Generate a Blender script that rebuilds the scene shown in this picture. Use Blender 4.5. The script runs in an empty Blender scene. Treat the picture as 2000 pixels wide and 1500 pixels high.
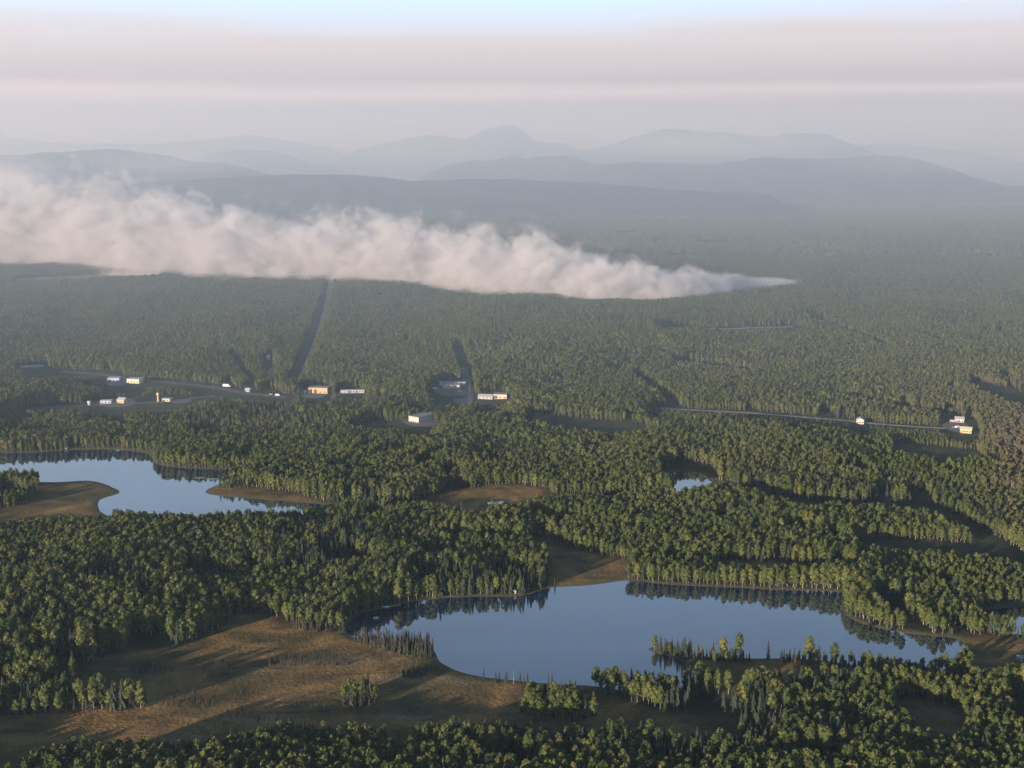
import bpy, bmesh, math, random
import numpy as np
from mathutils import Vector, Matrix

R = math.radians
S = bpy.context.scene
COL = S.collection
rnd = random.Random(7)
rng = np.random.default_rng(11)

# ------------------------------------------------------------------ camera
CAM_H = 280.0
FPX = 2600.0                       # focal length in pixels of the 2000 px wide photograph
PITCH = math.atan(450.0 / FPX)     # horizon lies at y = 300
cam_d = bpy.data.cameras.new("camera")
cam_d.sensor_width = 36.0
cam_d.lens = 36.0 * FPX / 2000.0
cam_d.clip_start = 1.0
cam_d.clip_end = 300000.0
cam = bpy.data.objects.new("camera", cam_d)
COL.objects.link(cam)
cam.location = (0, 0, CAM_H)
cam.rotation_euler = (math.pi / 2 - PITCH, 0, 0)
S.camera = cam

# ------------------------------------------------------------------ light
SUN_EL = R(8.7)
SUN_AZ = R(42.0)                   # the sun stands behind the camera, this far to its left
sun_dir = Vector((-math.sin(SUN_AZ) * math.cos(SUN_EL), -math.cos(SUN_AZ) * math.cos(SUN_EL), math.sin(SUN_EL)))
sd = bpy.data.lights.new("sun", 'SUN')
sd.energy = 5.0
sd.angle = R(0.6)
sd.color = (1.0, 0.875, 0.77)
sun = bpy.data.objects.new("sun", sd)
COL.objects.link(sun)
sun.rotation_euler = sun_dir.to_track_quat('Z', 'Y').to_euler()

W = bpy.data.worlds.new("World")
S.world = W
W.use_nodes = True
nt = W.node_tree
nt.nodes.clear()
def wn(t, **k):
    n = nt.nodes.new(t)
    for a, v in k.items():
        setattr(n, a, v)
    return n
def wmath(op, a, b=None, c=None, clamp=False):
    n = wn('ShaderNodeMath', operation=op, use_clamp=clamp)
    for i, v in enumerate((a, b, c)):
        if v is None:
            continue
        if isinstance(v, (int, float)):
            n.inputs[i].default_value = v
        else:
            nt.links.new(v, n.inputs[i])
    return n.outputs[0]
sky = wn('ShaderNodeTexSky', sky_type='NISHITA')
sky.sun_disc = False
sky.sun_elevation = SUN_EL
sky.sun_rotation = math.atan2(sun_dir.x, sun_dir.y)
sky.altitude = 300
sky.air_density = 1.0
sky.dust_density = 0.5
sky.ozone_density = 5.0
bg = wn('ShaderNodeBackground')
bg.inputs[1].default_value = 0.05
nt.links.new(sky.outputs[0], bg.inputs[0])
# the smoke layer that lies along the whole horizon
tc = wn('ShaderNodeTexCoord')
sep = wn('ShaderNodeSeparateXYZ')
nt.links.new(tc.outputs['Generated'], sep.inputs[0])
elev = wmath('MULTIPLY', wmath('ARCSINE', sep.outputs[2]), 180 / math.pi)
mp = wn('ShaderNodeMapping')
mp.inputs['Scale'].default_value = (1.6, 1.6, 30.0)
nt.links.new(tc.outputs['Generated'], mp.inputs[0])
nz = wn('ShaderNodeTexNoise')
nz.inputs['Scale'].default_value = 2.2
nz.inputs['Detail'].default_value = 4.0
nt.links.new(mp.outputs[0], nz.inputs[0])
elev2 = wmath('ADD', elev, wmath('MULTIPLY', wmath('SUBTRACT', nz.outputs[0], 0.5), 2.2))
mr = wn('ShaderNodeMapRange', interpolation_type='SMOOTHSTEP')
nt.links.new(elev2, mr.inputs[0])
mr.inputs[1].default_value = 4.4
mr.inputs[2].default_value = 7.4
mr.inputs[3].default_value = 0.92
mr.inputs[4].default_value = 0.0
bg2 = wn('ShaderNodeBackground')
bg2.inputs[1].default_value = 1.0
cr = wn('ShaderNodeValToRGB')
el = cr.color_ramp.elements
while len(el) > 1: el.remove(el[-1])
LAY = [(0.0, (.32, .27, .285)), (1.4, (.31, .25, .255)), (2.0, (.305, .235, .23)), (2.5, (.50, .385, .345)), (2.95, (.32, .24, .23)), (4.0, (.405, .33, .305)), (5.5, (.46, .415, .395)), (8.0, (.5, .5, .5))]
el[0].position, el[0].color = 0.0, (*LAY[0][1], 1)
for e_, c_ in LAY[1:]:
    q = el.new(e_ / 8.0); q.color = (*c_, 1)
elev3 = wmath('ADD', elev, wmath('MULTIPLY', wmath('SUBTRACT', nz.outputs[0], 0.5), 1.0))
nt.links.new(wmath('DIVIDE', elev3, 8.0, None, True), cr.inputs[0])
nt.links.new(cr.outputs[0], bg2.inputs[0])
mx = wn('ShaderNodeMixShader')
nt.links.new(mr.outputs[0], mx.inputs[0])
# above it a thin pale veil that thins out towards the zenith
mr2 = wn('ShaderNodeMapRange', interpolation_type='SMOOTHSTEP')
nt.links.new(elev2, mr2.inputs[0])
mr2.inputs[1].default_value = 5.0
mr2.inputs[2].default_value = 30.0
mr2.inputs[3].default_value = 0.9
mr2.inputs[4].default_value = 0.0
bg3 = wn('ShaderNodeBackground')
bg3.inputs[0].default_value = (0.43, 0.65, 0.96, 1)
mx2 = wn('ShaderNodeMixShader')
nt.links.new(mr2.outputs[0], mx2.inputs[0])
nt.links.new(bg.outputs[0], mx2.inputs[1])
nt.links.new(bg3.outputs[0], mx2.inputs[2])
nt.links.new(mx2.outputs[0], mx.inputs[1])
nt.links.new(bg2.outputs[0], mx.inputs[2])
wo = wn('ShaderNodeOutputWorld')
nt.links.new(mx.outputs[0], wo.inputs[0])

S.view_settings.view_transform = 'Standard'
S.view_settings.look = 'None'
S.view_settings.gamma = 1.0
S.view_settings.use_curve_mapping = False
S.view_settings.exposure = 0.97
S.cycles.max_bounces = 6
S.cycles.diffuse_bounces = 1
S.cycles.glossy_bounces = 2
S.cycles.transmission_bounces = 2
S.cycles.volume_bounces = 2
S.cycles.volume_max_steps = 512
S.cycles.use_denoising = True
try:
    S.cycles.denoiser = 'OPENIMAGEDENOISE'
    S.cycles.denoising_input_passes = 'RGB_ALBEDO_NORMAL'
except Exception:
    pass

# ------------------------------------------------------------------ helpers
cpi, spi = math.cos(PITCH), math.sin(PITCH)
def ray(px, py):
    a = (px - 1000.0) / FPX
    b = (750.0 - py) / FPX
    return a, cpi + b * spi, -spi + b * cpi
def ground(px, py, z=0.0):
    dx, dy, dz = ray(px, py)
    t = (z - CAM_H) / dz
    return dx * t, dy * t
def gpts(pts):
    return [ground(*p) for p in pts]
def project(x, y, z):
    zz = z - CAM_H
    f = y * cpi - zz * spi
    u = y * spi + zz * cpi
    return 1000 + FPX * x / f, 750 - FPX * u / f

def chaikin(p, n=2, closed=True):
    p = [tuple(q) for q in p]
    for _ in range(n):
        o = []
        m = len(p)
        for i in range(m if closed else m - 1):
            a, b = p[i], p[(i + 1) % m]
            o.append((a[0] * .75 + b[0] * .25, a[1] * .75 + b[1] * .25))
            o.append((a[0] * .25 + b[0] * .75, a[1] * .25 + b[1] * .75))
        if not closed:
            o = [p[0]] + o + [p[-1]]
        p = o
    return p

def hash2(ix, iy, seed):
    h = (ix.astype(np.int64) * 374761393 + iy.astype(np.int64) * 668265263 + seed * 974634777) & 0x7fffffff
    h = ((h ^ (h >> 13)) * 1274126177) & 0x7fffffff
    h = h ^ (h >> 16)
    return (h & 0xffffff) / float(0xffffff)
def vnoise(x, y, scale, seed=0, octs=3):
    x = np.asarray(x, float) / scale
    y = np.asarray(y, float) / scale
    out = np.zeros_like(x)
    amp, tot = 1.0, 0.0
    for o in range(octs):
        ix, iy = np.floor(x), np.floor(y)
        fx, fy = x - ix, y - iy
        fx = fx * fx * (3 - 2 * fx)
        fy = fy * fy * (3 - 2 * fy)
        a = hash2(ix, iy, seed + o)
        b = hash2(ix + 1, iy, seed + o)
        c = hash2(ix, iy + 1, seed + o)
        d = hash2(ix + 1, iy + 1, seed + o)
        out += amp * ((a * (1 - fx) + b * fx) * (1 - fy) + (c * (1 - fx) + d * fx) * fy)
        tot += amp
        amp *= 0.5
        x, y = x * 2.03 + 17.3, y * 2.03 + 5.1
    return out / tot

def tag(o, label=None, cat=None, group=None, kind=None):
    if label: o['label'] = label
    if cat: o['category'] = cat
    if group: o['group'] = group
    if kind: o['kind'] = kind
    return o
def mesh_obj(name, verts, faces, mat=None, parent=None, smooth=False, loc=None):
    me = bpy.data.meshes.new(name)
    me.from_pydata(verts, [], faces)
    if smooth:
        me.polygons.foreach_set('use_smooth', [True] * len(me.polygons))
    if mat:
        me.materials.append(mat)
    me.update()
    o = bpy.data.objects.new(name, me)
    COL.objects.link(o)
    if parent: o.parent = parent
    if loc is not None: o.location = loc
    return o
def empty(name, loc, rz=0.0):
    o = bpy.data.objects.new(name, None)
    o.empty_display_size = 1
    COL.objects.link(o)
    o.location = loc
    o.rotation_euler = (0, 0, rz)
    return o

# ------------------------------------------------------------------ materials
def mat_new(name):
    m = bpy.data.materials.new(name)
    m.use_nodes = True
    t = m.node_tree
    t.nodes.clear()
    out = t.nodes.new('ShaderNodeOutputMaterial')
    return m, t, out
def N(t, typ, **k):
    n = t.nodes.new(typ)
    for a, v in k.items():
        setattr(n, a, v)
    return n
def principled(t, out, rough=0.9, spec=0.2):
    b = N(t, 'ShaderNodeBsdfPrincipled')
    b.inputs['Roughness'].default_value = rough
    b.inputs['Specular IOR Level'].default_value = spec
    t.links.new(b.outputs[0], out.inputs[0])
    return b
def ramp(t, fac, stops):
    r = N(t, 'ShaderNodeValToRGB')
    e = r.color_ramp.elements
    while len(e) > 1:
        e.remove(e[-1])
    e[0].position, e[0].color = stops[0][0], (*stops[0][1], 1)
    for p, c in stops[1:]:
        x = e.new(p)
        x.color = (*c, 1)
    t.links.new(fac, r.inputs[0])
    return r.outputs[0]
def mixc(t, fac, a, b, mode='MIX'):
    m = N(t, 'ShaderNodeMix', data_type='RGBA', blend_type=mode)
    for s, v in ((m.inputs[0], fac), (m.inputs[6], a), (m.inputs[7], b)):
        if isinstance(v, (int, float)):
            s.default_value = v
        elif isinstance(v, tuple):
            s.default_value = (*v, 1)
        else:
            t.links.new(v, s)
    return m.outputs[2]
def tnoise(t, scale, detail=4.0, coord=None, dist=0.0):
    n = N(t, 'ShaderNodeTexNoise')
    n.inputs['Scale'].default_value = scale
    n.inputs['Detail'].default_value = detail
    n.inputs['Distortion'].default_value = dist
    if coord is not None:
        t.links.new(coord, n.inputs[0])
    return n.outputs[0]

def flat_mat(name, col, rough=0.85, var=0.25, scale=0.6, spec=0.3, metal=0.0):
    m, t, out = mat_new(name)
    b = principled(t, out, rough, spec)
    b.inputs['Metallic'].default_value = metal
    tcn = N(t, 'ShaderNodeTexCoord')
    f = tnoise(t, scale, 5.0, tcn.outputs['Object'])
    c = ramp(t, f, [(0.25, tuple(x * (1 - var) for x in col)), (0.75, tuple(min(1, x * (1 + var * .5)) for x in col))])
    t.links.new(c, b.inputs['Base Color'])
    return m

def leaf_mat(name, stops, warm, rough=0.75):
    """foliage: hue differs from tree to tree, 'tint' turns trees of a beetle-killed stand brown"""
    m, t, out = mat_new(name)
    b = principled(t, out, rough, 0.25)
    oi = N(t, 'ShaderNodeObjectInfo')
    c = ramp(t, oi.outputs['Random'], stops)
    tcn = N(t, 'ShaderNodeTexCoord')
    f = tnoise(t, 0.9, 3.0, tcn.outputs['Object'])
    c = mixc(t, 1.0, c, ramp(t, f, [(0.3, (0.72, 0.72, 0.72)), (0.7, (1.2, 1.2, 1.2))]), 'MULTIPLY')
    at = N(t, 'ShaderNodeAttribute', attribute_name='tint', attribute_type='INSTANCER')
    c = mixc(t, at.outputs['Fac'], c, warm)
    t.links.new(c, b.inputs['Base Color'])
    return m
M = {}
M['birch'] = leaf_mat('birch_leaves', [(0.0, (0.042, 0.056, 0.013)), (0.35, (0.064, 0.078, 0.016)), (0.7, (0.080, 0.093, 0.019)),
                                       (0.93, (0.098, 0.105, 0.022)), (1.0, (0.135, 0.125, 0.028))], (0.135, 0.104, 0.06))
M['spruce'] = leaf_mat('spruce_needles', [(0.0, (0.018, 0.029, 0.016)), (0.6, (0.028, 0.038, 0.020)), (1.0, (0.046, 0.048, 0.026))], (0.105, 0.068, 0.040))
M['bogspruce'] = leaf_mat('bog_spruce_needles', [(0.0, (0.020, 0.026, 0.016)), (0.6, (0.036, 0.036, 0.022)), (1.0, (0.060, 0.048, 0.030))], (0.105, 0.068, 0.040))
M['dead'] = flat_mat('dead_needles', (0.16, 0.075, 0.04), 0.9, 0.4, 0.8)
M['snag'] = flat_mat('bare_grey_wood', (0.42, 0.38, 0.33), 0.9, 0.3, 0.8)
M['barkw'] = flat_mat('birch_bark', (0.30, 0.27, 0.22), 0.9, 0.45, 0.7)
M['barkd'] = flat_mat('spruce_bark', (0.10, 0.075, 0.055), 0.95, 0.4, 0.9)

# ------------------------------------------------------------------ the map: lakes, openings, roads (traced in the photograph, laid on the ground)
LAKE_MAIN = [(672,1238),(684,1207),(700,1198),(745,1190),(780,1181),(835,1171),(880,1167),(950,1165),(1000,1166),(1034,1162),(1055,1152),(1083,1146),(1125,1145),
  (1150,1144),(1195,1137),(1230,1132),(1280,1140),(1360,1145),(1440,1148),(1560,1154),(1624,1154),(1664,1158),(1648,1172),(1646,1198),(1660,1210),(1696,1222),
  (1740,1232),(1800,1241),(1864,1245),(1880,1250),(1886,1268),(1892,1298),(1800,1314),(1720,1308),(1640,1294),(1560,1285),(1520,1286),(1470,1286),(1400,1285),
  (1340,1278),(1295,1267),(1262,1260),(1257,1266),(1276,1277),(1320,1283),(1334,1292),(1340,1303),(1356,1312),(1366,1326),(1350,1345),(1300,1356),(1240,1352),
  (1200,1346),(1146,1338),(1107,1338),(1055,1334),(1002,1329),(950,1324),(904,1315),(876,1303),(853,1289),(852,1272),(840,1264),(780,1258),(720,1250),(690,1246)]
LAKE_LEFT = [(-300,872),(-100,878),(0,884),(60,885),(133,879),(192,877),(245,878),(290,884),(296,892),(301,906),(332,912),(385,916),(437,918),(492,914),(488,926),
  (445,940),(420,948),(396,961),(406,965),(429,969),(490,974),(530,976),(574,981),(680,988),(690,1000),(610,1020),(530,1028),(450,1030),(350,1030),(250,1026),(196,1002),
  (191,990),(191,980),(199,973),(227,966),(238,961),(227,955),(199,943),(175,938),(140,940),(112,942),(60,942),(0,938),(-100,930),(-300,925)]
POND_MID = [(1285,935),(1305,922),(1345,919),(1378,924),(1405,940),(1412,952),(1400,972),(1350,986),(1300,986),(1290,968),(1318,961),(1324,955),(1304,948)]
POND_TINY = [(942,982),(960,979),(975,980),(995,977),(1002,980),(985,985),(972,984),(955,987)]
POND_RIGHT = [(1895,1204),(1930,1190),(2000,1178),(2200,1176),(2200,1242),(2000,1242),(1935,1230)]
LAKES = {'main': LAKE_MAIN, 'left': LAKE_LEFT, 'mid': POND_MID, 'tiny': POND_TINY, 'right': POND_RIGHT}

OPEN = {  # treeless ground, kind: b = brown bog, g = greener grass
 'bog': ('b', [(690,1246),(640,1230),(570,1222),(530,1206),(470,1200),(437,1229),(370,1262),(297,1268),(215,1276),(180,1300),(165,1332),(95,1338),(-200,1338),(-200,1640),
   (60,1548),(105,1512),(210,1500),(350,1502),(437,1486),(525,1465),(600,1454),(810,1454),(908,1447),(1020,1460),(1212,1454),(1310,1440),(1300,1405),(1220,1372),(1170,1352),
   (1120,1325),(1000,1312),(900,1295),(866,1275),(842,1262),(760,1254)]),
 'marsh': ('b', [(1332,1290),(1400,1288),(1500,1290),(1640,1298),(1700,1312),(1690,1330),(1620,1342),(1560,1346),(1500,1348),(1440,1362),(1366,1342)]),
 'right_bog': ('b', [(1880,1250),(1900,1246),(2000,1252),(2200,1262),(2200,1345),(1990,1330),(1945,1352),(1900,1330),(1886,1290)]),
 'glade': ('b', [(1745,1372),(1800,1370),(1875,1390),(1890,1420),(1880,1462),(1800,1452),(1755,1425)]),
 'glade_b': ('b', [(1195,1362),(1300,1396),(1420,1404),(1610,1402),(1650,1412),(1500,1432),(1310,1445),(1212,1452)]),
 'clearing': ('b', [(1040,1050),(1080,1054),(1130,1078),(1190,1092),(1234,1095),(1232,1133),(1195,1140),(1150,1146),(1083,1148),(1070,1142),(1080,1118),(1070,1095),(1030,1072)]),
 'wall_gap': ('b', [(1400,1095),(1480,1098),(1560,1102),(1680,1112),(1690,1125),(1600,1133),(1470,1128),(1400,1112)]),
 'dark_gap': ('g', [(1660,1060),(1720,1052),(1800,1057),(1900,1068),(1970,1076),(1995,1090),(1960,1104),(1850,1098),(1750,1088),(1680,1074)]),
 'mid_bog': ('b', [(800,982),(840,972),(900,960),(980,946),(1040,950),(1080,960),(1060,978),(1030,996),(960,1010),(860,1012),(800,1002)]),
 'point_bog': ('b', [(393,962),(420,946),(450,944),(500,955),(560,962),(600,972),(640,985),(574,984),(530,980),(490,977),(429,972)]),
 
 'pool_front': ('b', [(935,980),(1005,976),(1010,1004),(940,1008)]),
 'pond_back': ('g', [(1285,930),(1305,910),(1370,906),(1405,928),(1375,926),(1310,924)]),
 'left_bank': ('b', [(75,952),(84,934),(140,930),(180,928),(250,955),(250,968),(205,980),(200,998),(240,1026),(120,1038),(-200,1056),(-200,1004),(0,996),(60,986),(90,966)]),
 'small_gap': ('g', [(610,1090),(680,1092),(730,1098),(725,1112),(640,1108)]),
 'gap_d': ('g', [(1030,812),(1100,818),(1180,822),(1255,830),(1270,846),(1180,848),(1080,836),(1020,826)]),
 'gap_e': ('g', [(1735,862),(1800,872),(1880,880),(1920,886),(1920,900),(1850,900),(1760,886)]),
 'gap_f': ('g', [(1880,748),(1940,756),(2010,775),(2100,790),(2100,815),(2000,800),(1930,778)]),
 'lawn': ('g', [(672,836),(720,826),(745,824),(800,826),(860,826),(868,846),(800,856),(700,852)]),
 'lot_a': ('g', [(843,766),(850,751),(908,747),(926,775),(924,800),(880,800),(840,785)]),
 'lot_b': ('g', [(930,770),(992,768),(996,798),(930,796)]),
 'lot_c': ('g', [(582,762),(600,756),(645,756),(650,786),(590,786)]),
 'lot_d': ('g', [(655,760),(716,761),(720,782),(655,782)]),
 'lot_e': ('g', [(505,762),(550,762),(552,782),(505,782)]),
 'lot_f': ('g', [(200,738),(285,738),(290,768),(200,766)]),
 'lot_g': ('g', [(160,782),(265,777),(345,774),(385,776),(385,802),(260,808),(160,808)]),
 'lot_h': ('g', [(470,758),(500,758),(500,776),(470,776)]),
 'lot_i': ('g', [(1665,818),(1700,820),(1700,846),(1655,842)]),
 'lot_j': ('g', [(1828,822),(1890,816),(1912,832),(1912,866),(1850,860)]),
 'strip_a': ('g', [(30,714),(95,712),(95,726),(30,730)]),
 'strip_b': ('g', [(1600,490),(1690,485),(1690,493),(1600,498)]),
 'far_a': ('b', [(10,549),(60,542),(130,540),(210,536),(340,540),(250,545),(190,546),(120,553),(60,551)]),
}
PATHS = {  # corridors cut through the forest: points, clear width in metres
 'stream': (gpts([(1385,945),(1465,958),(1500,975),(1575,985),(1700,988),(1800,994),(1850,1010),(1880,1032),(1925,1056),(1960,1078)]), 22),
 'creek': (gpts([(600,990),(700,986),(820,988)]), 16),
 'creek_b': (gpts([(1050,972),(1120,970),(1200,970),(1290,964)]), 14),
 'powerline': (gpts([(572,750),(592,708),(612,662),(628,610),(641,565),(648,545)]), 18),
 'crossroad': (gpts([(892,682),(905,720),(912,745),(918,780),(916,802)]), 16),
 'diag': (gpts([(1245,735),(1280,765),(1325,802)]), 14),
 'highway': (gpts([(120,727),(205,733),(242,741),(350,750),(425,759),(480,770),(560,778)]), 30),
 'frontage': (gpts([(60,802),(145,794),(250,790),(330,787),(372,780),(420,775)]), 22),
 'country': (gpts([(1290,799),(1318,801),(1390,806),(1492,812),(1600,821),(1655,825),(1720,831),(1850,839)]), 18),
 'track': (gpts([(1305,646),(1352,644),(1430,644),(1472,641),(1550,639)]), 26),
 'dim_a': (gpts([(1580,624),(1640,645),(1720,680)]), 16),
 'dim_b': (gpts([(1625,776),(1700,794),(1790,806),(1850,818)]), 16),
 'dim_c': (gpts([(1330,705),(1380,712),(1440,722)]), 26),
 'ride': (gpts([(450,700),(500,760)]), 10),
}
FRONT = [(823,830,26),(883,763,26),(949,781,16),(978,781,14),(622,770,22),(688,769,26),(221,747,14),(262,750,16),(206,790,12),(238,789,12),(325,786,12),(174,793,5),(484,767,6),
  (1682,831,9),(1876,829,14),(1889,849,12),(1864,829,8),(524,707,5),(443,757,10),(532,774,14),(599,769,6),(309,786,4),(851,763,5)]
for i_, (a_, b_, h_) in enumerate(FRONT):
    OPEN['front_%d' % i_] = ('g', [(a_ - h_ - 5, b_ - 7), (a_ + h_ + 5, b_ - 7), (a_ + h_ + 4, b_ + (20 if b_ < 1000 else 3)), (a_ - h_ - 4, b_ + (20 if b_ < 1000 else 3))])
CLUMPS = {  # trees that stand in the openings: polygon, species, height, spacing
 'left_clump': ([(-120,1374),(60,1366),(150,1374),(290,1378),(294,1387),(200,1394),(140,1395),(0,1408),(-120,1414)], 'mix', 14.5, 3.1),
 'left_hump': ([(92,1322),(130,1312),(168,1316),(168,1334),(95,1340)], 'birch', 9, 4.0),
 'peninsula': ([(690,1250),(740,1254),(800,1261),(850,1268),(852,1286),(800,1284),(740,1270),(690,1256)], 'bog', 9.5, 1.8),
 'bog_clump': ([(660,1372),(690,1360),(725,1362),(742,1374),(720,1386),(680,1386)], 'mixbog', 12, 2.6),
 'low_clump': ([(780,1318),(810,1312),(832,1318),(828,1330),(790,1330)], 'bog', 7, 2.6),
 'birch_clump': ([(1005,1398),(1040,1380),(1090,1378),(1140,1386),(1172,1398),(1150,1412),(1080,1412),(1020,1408)], 'birch', 13, 3.4),
 'shore_row': ([(930,1326),(1000,1332),(1060,1337),(1110,1341),(1165,1342),(1165,1350),(1100,1348),(1050,1343),(990,1338),(930,1330)], 'bog', 7, 4.2),
 'brush_a': ([(510,1296),(560,1282),(640,1286),(690,1290),(690,1304),(600,1304),(520,1304)], 'bog', 4, 2.4),
 'brush_b': ([(280,1376),(330,1366),(420,1372),(425,1384),(340,1388)], 'bog', 3.6, 2.4),
 'brush_c': ([(235,1312),(270,1300),(320,1302),(345,1318),(300,1326)], 'bog', 3, 2.0),
 'spit': ([(1262,1262),(1295,1269),(1340,1280),(1400,1287),(1470,1289),(1470,1296),(1400,1296),(1330,1287),(1276,1276)], 'mixbog', 6.5, 1.7),
 'spit_b': ([(1515,1289),(1560,1288),(1640,1298),(1720,1313),(1720,1322),(1640,1308),(1560,1298),(1515,1297)], 'mixbog', 7, 2.3),
 'point': ([(422,958),(440,948),(490,946),(490,956),(445,962)], 'birch', 9, 4.0),
 'clear_row': ([(1060,1140),(1100,1143),(1150,1143),(1150,1148),(1100,1149),(1060,1148)], 'bog', 8, 4.2),
 'bog_shore': ([(560,1226),(610,1222),(660,1228),(680,1240),(640,1238),(580,1236)], 'bog', 8, 2.8),
}

HID = {'dark_gap': 8, 'wall_gap': 8, 'gap_d': 16, 'gap_e': 16, 'gap_f': 12, 'small_gap': 18, 'strip_a': 12, 'far_a': 4, 'lot_a': 8, 'lot_f': 10, 'lot_g': 10, 'lot_j': 8}
SIDE = ('creek', 'creek_b', 'stream', 'highway', 'frontage', 'country', 'track', 'dim_a', 'dim_b', 'dim_c', 'diag')
# raster of the map
CELL = 2.0
GX0, GX1, GY0, GY1 = -1700.0, 1700.0, 440.0, 3900.0
NX, NY = int((GX1 - GX0) / CELL), int((GY1 - GY0) / CELL)
cx = GX0 + (np.arange(NX) + .5) * CELL
cy = GY0 + (np.arange(NY) + .5) * CELL
def fill(mask, poly, val=True):
    p = np.array(poly)
    x0, x1 = p[:, 0].min(), p[:, 0].max()
    y0, y1 = p[:, 1].min(), p[:, 1].max()
    i0, i1 = np.searchsorted(cx, x0), np.searchsorted(cx, x1)
    j0, j1 = np.searchsorted(cy, y0), np.searchsorted(cy, y1)
    if i1 <= i0 or j1 <= j0: return
    xx, yy = np.meshgrid(cx[i0:i1], cy[j0:j1])
    ins = np.zeros(xx.shape, bool)
    for k in range(len(p)):
        ax, ay = p[k]
        bx, by = p[(k + 1) % len(p)]
        if ay == by: continue
        c = (ay > yy) != (by > yy)
        ins ^= c & (xx < (bx - ax) * (yy - ay) / (by - ay) + ax)
    mask[j0:j1, i0:i1][ins] = val
def fill_path(mask, pts, w, val=True):
    p = np.array(pts)
    for k in range(len(p) - 1):
        a, b = p[k], p[k + 1]
        x0, x1 = min(a[0], b[0]) - w, max(a[0], b[0]) + w
        y0, y1 = min(a[1], b[1]) - w, max(a[1], b[1]) + w
        i0, i1 = np.searchsorted(cx, x0), np.searchsorted(cx, x1)
        j0, j1 = np.searchsorted(cy, y0), np.searchsorted(cy, y1)
        if i1 <= i0 or j1 <= j0: continue
        xx, yy = np.meshgrid(cx[i0:i1], cy[j0:j1])
        d = b - a
        t = np.clip(((xx - a[0]) * d[0] + (yy - a[1]) * d[1]) / (d @ d), 0, 1)
        dist = np.hypot(xx - a[0] - t * d[0], yy - a[1] - t * d[1])
        mask[j0:j1, i0:i1][dist < w / 2] = val
def blur(a, r):
    a = a.astype(np.float32)
    for ax in (0, 1):
        n = a.shape[ax]
        c = np.cumsum(np.pad(a, [(r + 1, r) if i == ax else (0, 0) for i in (0, 1)], mode='edge'), axis=ax)
        hi = np.take(c, np.arange(2 * r + 1, 2 * r + 1 + n), axis=ax)
        lo = np.take(c, np.arange(0, n), axis=ax)
        a = (hi - lo) / (2 * r + 1)
    return a
lake_xy = {k: chaikin(gpts(v), 2) for k, v in LAKES.items()}
water = np.zeros((NY, NX), bool)
for v in lake_xy.values(): fill(water, v)
opn = np.zeros((NY, NX), bool)
bog = np.zeros((NY, NX), bool)
for k, (kind, poly) in OPEN.items():
    g = chaikin(gpts(poly), 2)
    fill(opn, g)
    if kind == 'b': fill(bog, g)
    if k in HID:
        for q in (0.35, 0.7, 1.0):
            fill(opn, chaikin(gpts([(a_, b_ + q * HID[k]) for a_, b_ in poly]), 2))
for pn, (pts, w) in PATHS.items():
    fill_path(opn, pts, w)
    if pn in SIDE:
        fill_path(opn, [(a_, b_ - w * .6) for a_, b_ in pts], w)
        fill_path(opn, [(a_, b_ - w * 1.1) for a_, b_ in pts], w)
wb = blur(blur(water, 2), 1)
wshore = blur(blur(water, 3), 2)
flat = np.clip(blur(blur(opn | water, 30), 20) * 2.2, 0, 1)
bogb = blur(blur(bog, 3), 2)
opnb = blur(blur(opn, 2), 2)
def look(arr, x, y, fillv=0.0):
    fx = (np.asarray(x) - GX0) / CELL - .5
    fy = (np.asarray(y) - GY0) / CELL - .5
    ok = (fx >= 0) & (fx < NX - 1) & (fy >= 0) & (fy < NY - 1)
    fx = np.clip(fx, 0, NX - 1.001)
    fy = np.clip(fy, 0, NY - 1.001)
    i, j = fx.astype(int), fy.astype(int)
    a, b = fx - i, fy - j
    v = (arr[j, i] * (1 - a) + arr[j, i + 1] * a) * (1 - b) + (arr[j + 1, i] * (1 - a) + arr[j + 1, i + 1] * a) * b
    return np.where(ok, v, fillv)
def hgt(x, y):
    """height of the land"""
    x, y = np.asarray(x, float), np.asarray(y, float)
    d = np.hypot(x, y)
    shore = np.clip(0.8 - 1.6 * look(wb, x, y), -0.8, 0.8)
    rough = 1 - look(flat, x, y)
    h = shore + rough * (vnoise(x, y, 210, 3, 3) - 0.38) * 20 * np.clip((d - 250) / 300, 0, 1)
    far = np.clip((d - 3300) / 3000, 0, 1)
    h = h + far * (vnoise(x, y, 1500, 21, 3) - 0.5) * 60
    return h

# ------------------------------------------------------------------ ground sheet, out to the horizon
RAD = 70000.0
rr = [40.0]
while rr[-1] < RAD:
    r0 = rr[-1]
    k = 0.0042 if 520 < r0 < 3600 else (0.05 if r0 < 520 else 0.02)
    rr.append(min(r0 * (1 + k), r0 + 2500))
rr = np.array(rr)
th = np.concatenate([np.linspace(-math.pi, -0.62, 40)[:-1], np.arange(-0.62, 0.62, 0.0046), np.linspace(0.62, math.pi, 40)])[:-1]
na, nr = len(th), len(rr)
TT, RR = np.meshgrid(th, rr)
gxv, gyv = (RR * np.sin(TT)).ravel(), (RR * np.cos(TT)).ravel()
gzv = hgt(gxv, gyv)
vco = np.stack([gxv, gyv, gzv], 1)
vco = np.vstack([vco, [[0, 0, 0.0]]])
idx = np.arange(na * nr).reshape(nr, na)
a = idx[:-1, :]; b = np.roll(idx, -1, 1)[:-1, :]; c = np.roll(idx, -1, 1)[1:, :]; d = idx[1:, :]
quads = np.stack([a, b, c, d], -1).reshape(-1, 4)[:, ::-1]
me = bpy.data.meshes.new('ground')
tri = np.stack([idx[0], np.roll(idx[0], -1), np.full(na, na * nr)], -1)
loops = np.concatenate([quads.ravel(), tri.ravel()])
starts = np.concatenate([np.arange(len(quads)) * 4, len(quads) * 4 + np.arange(na) * 3])
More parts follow.
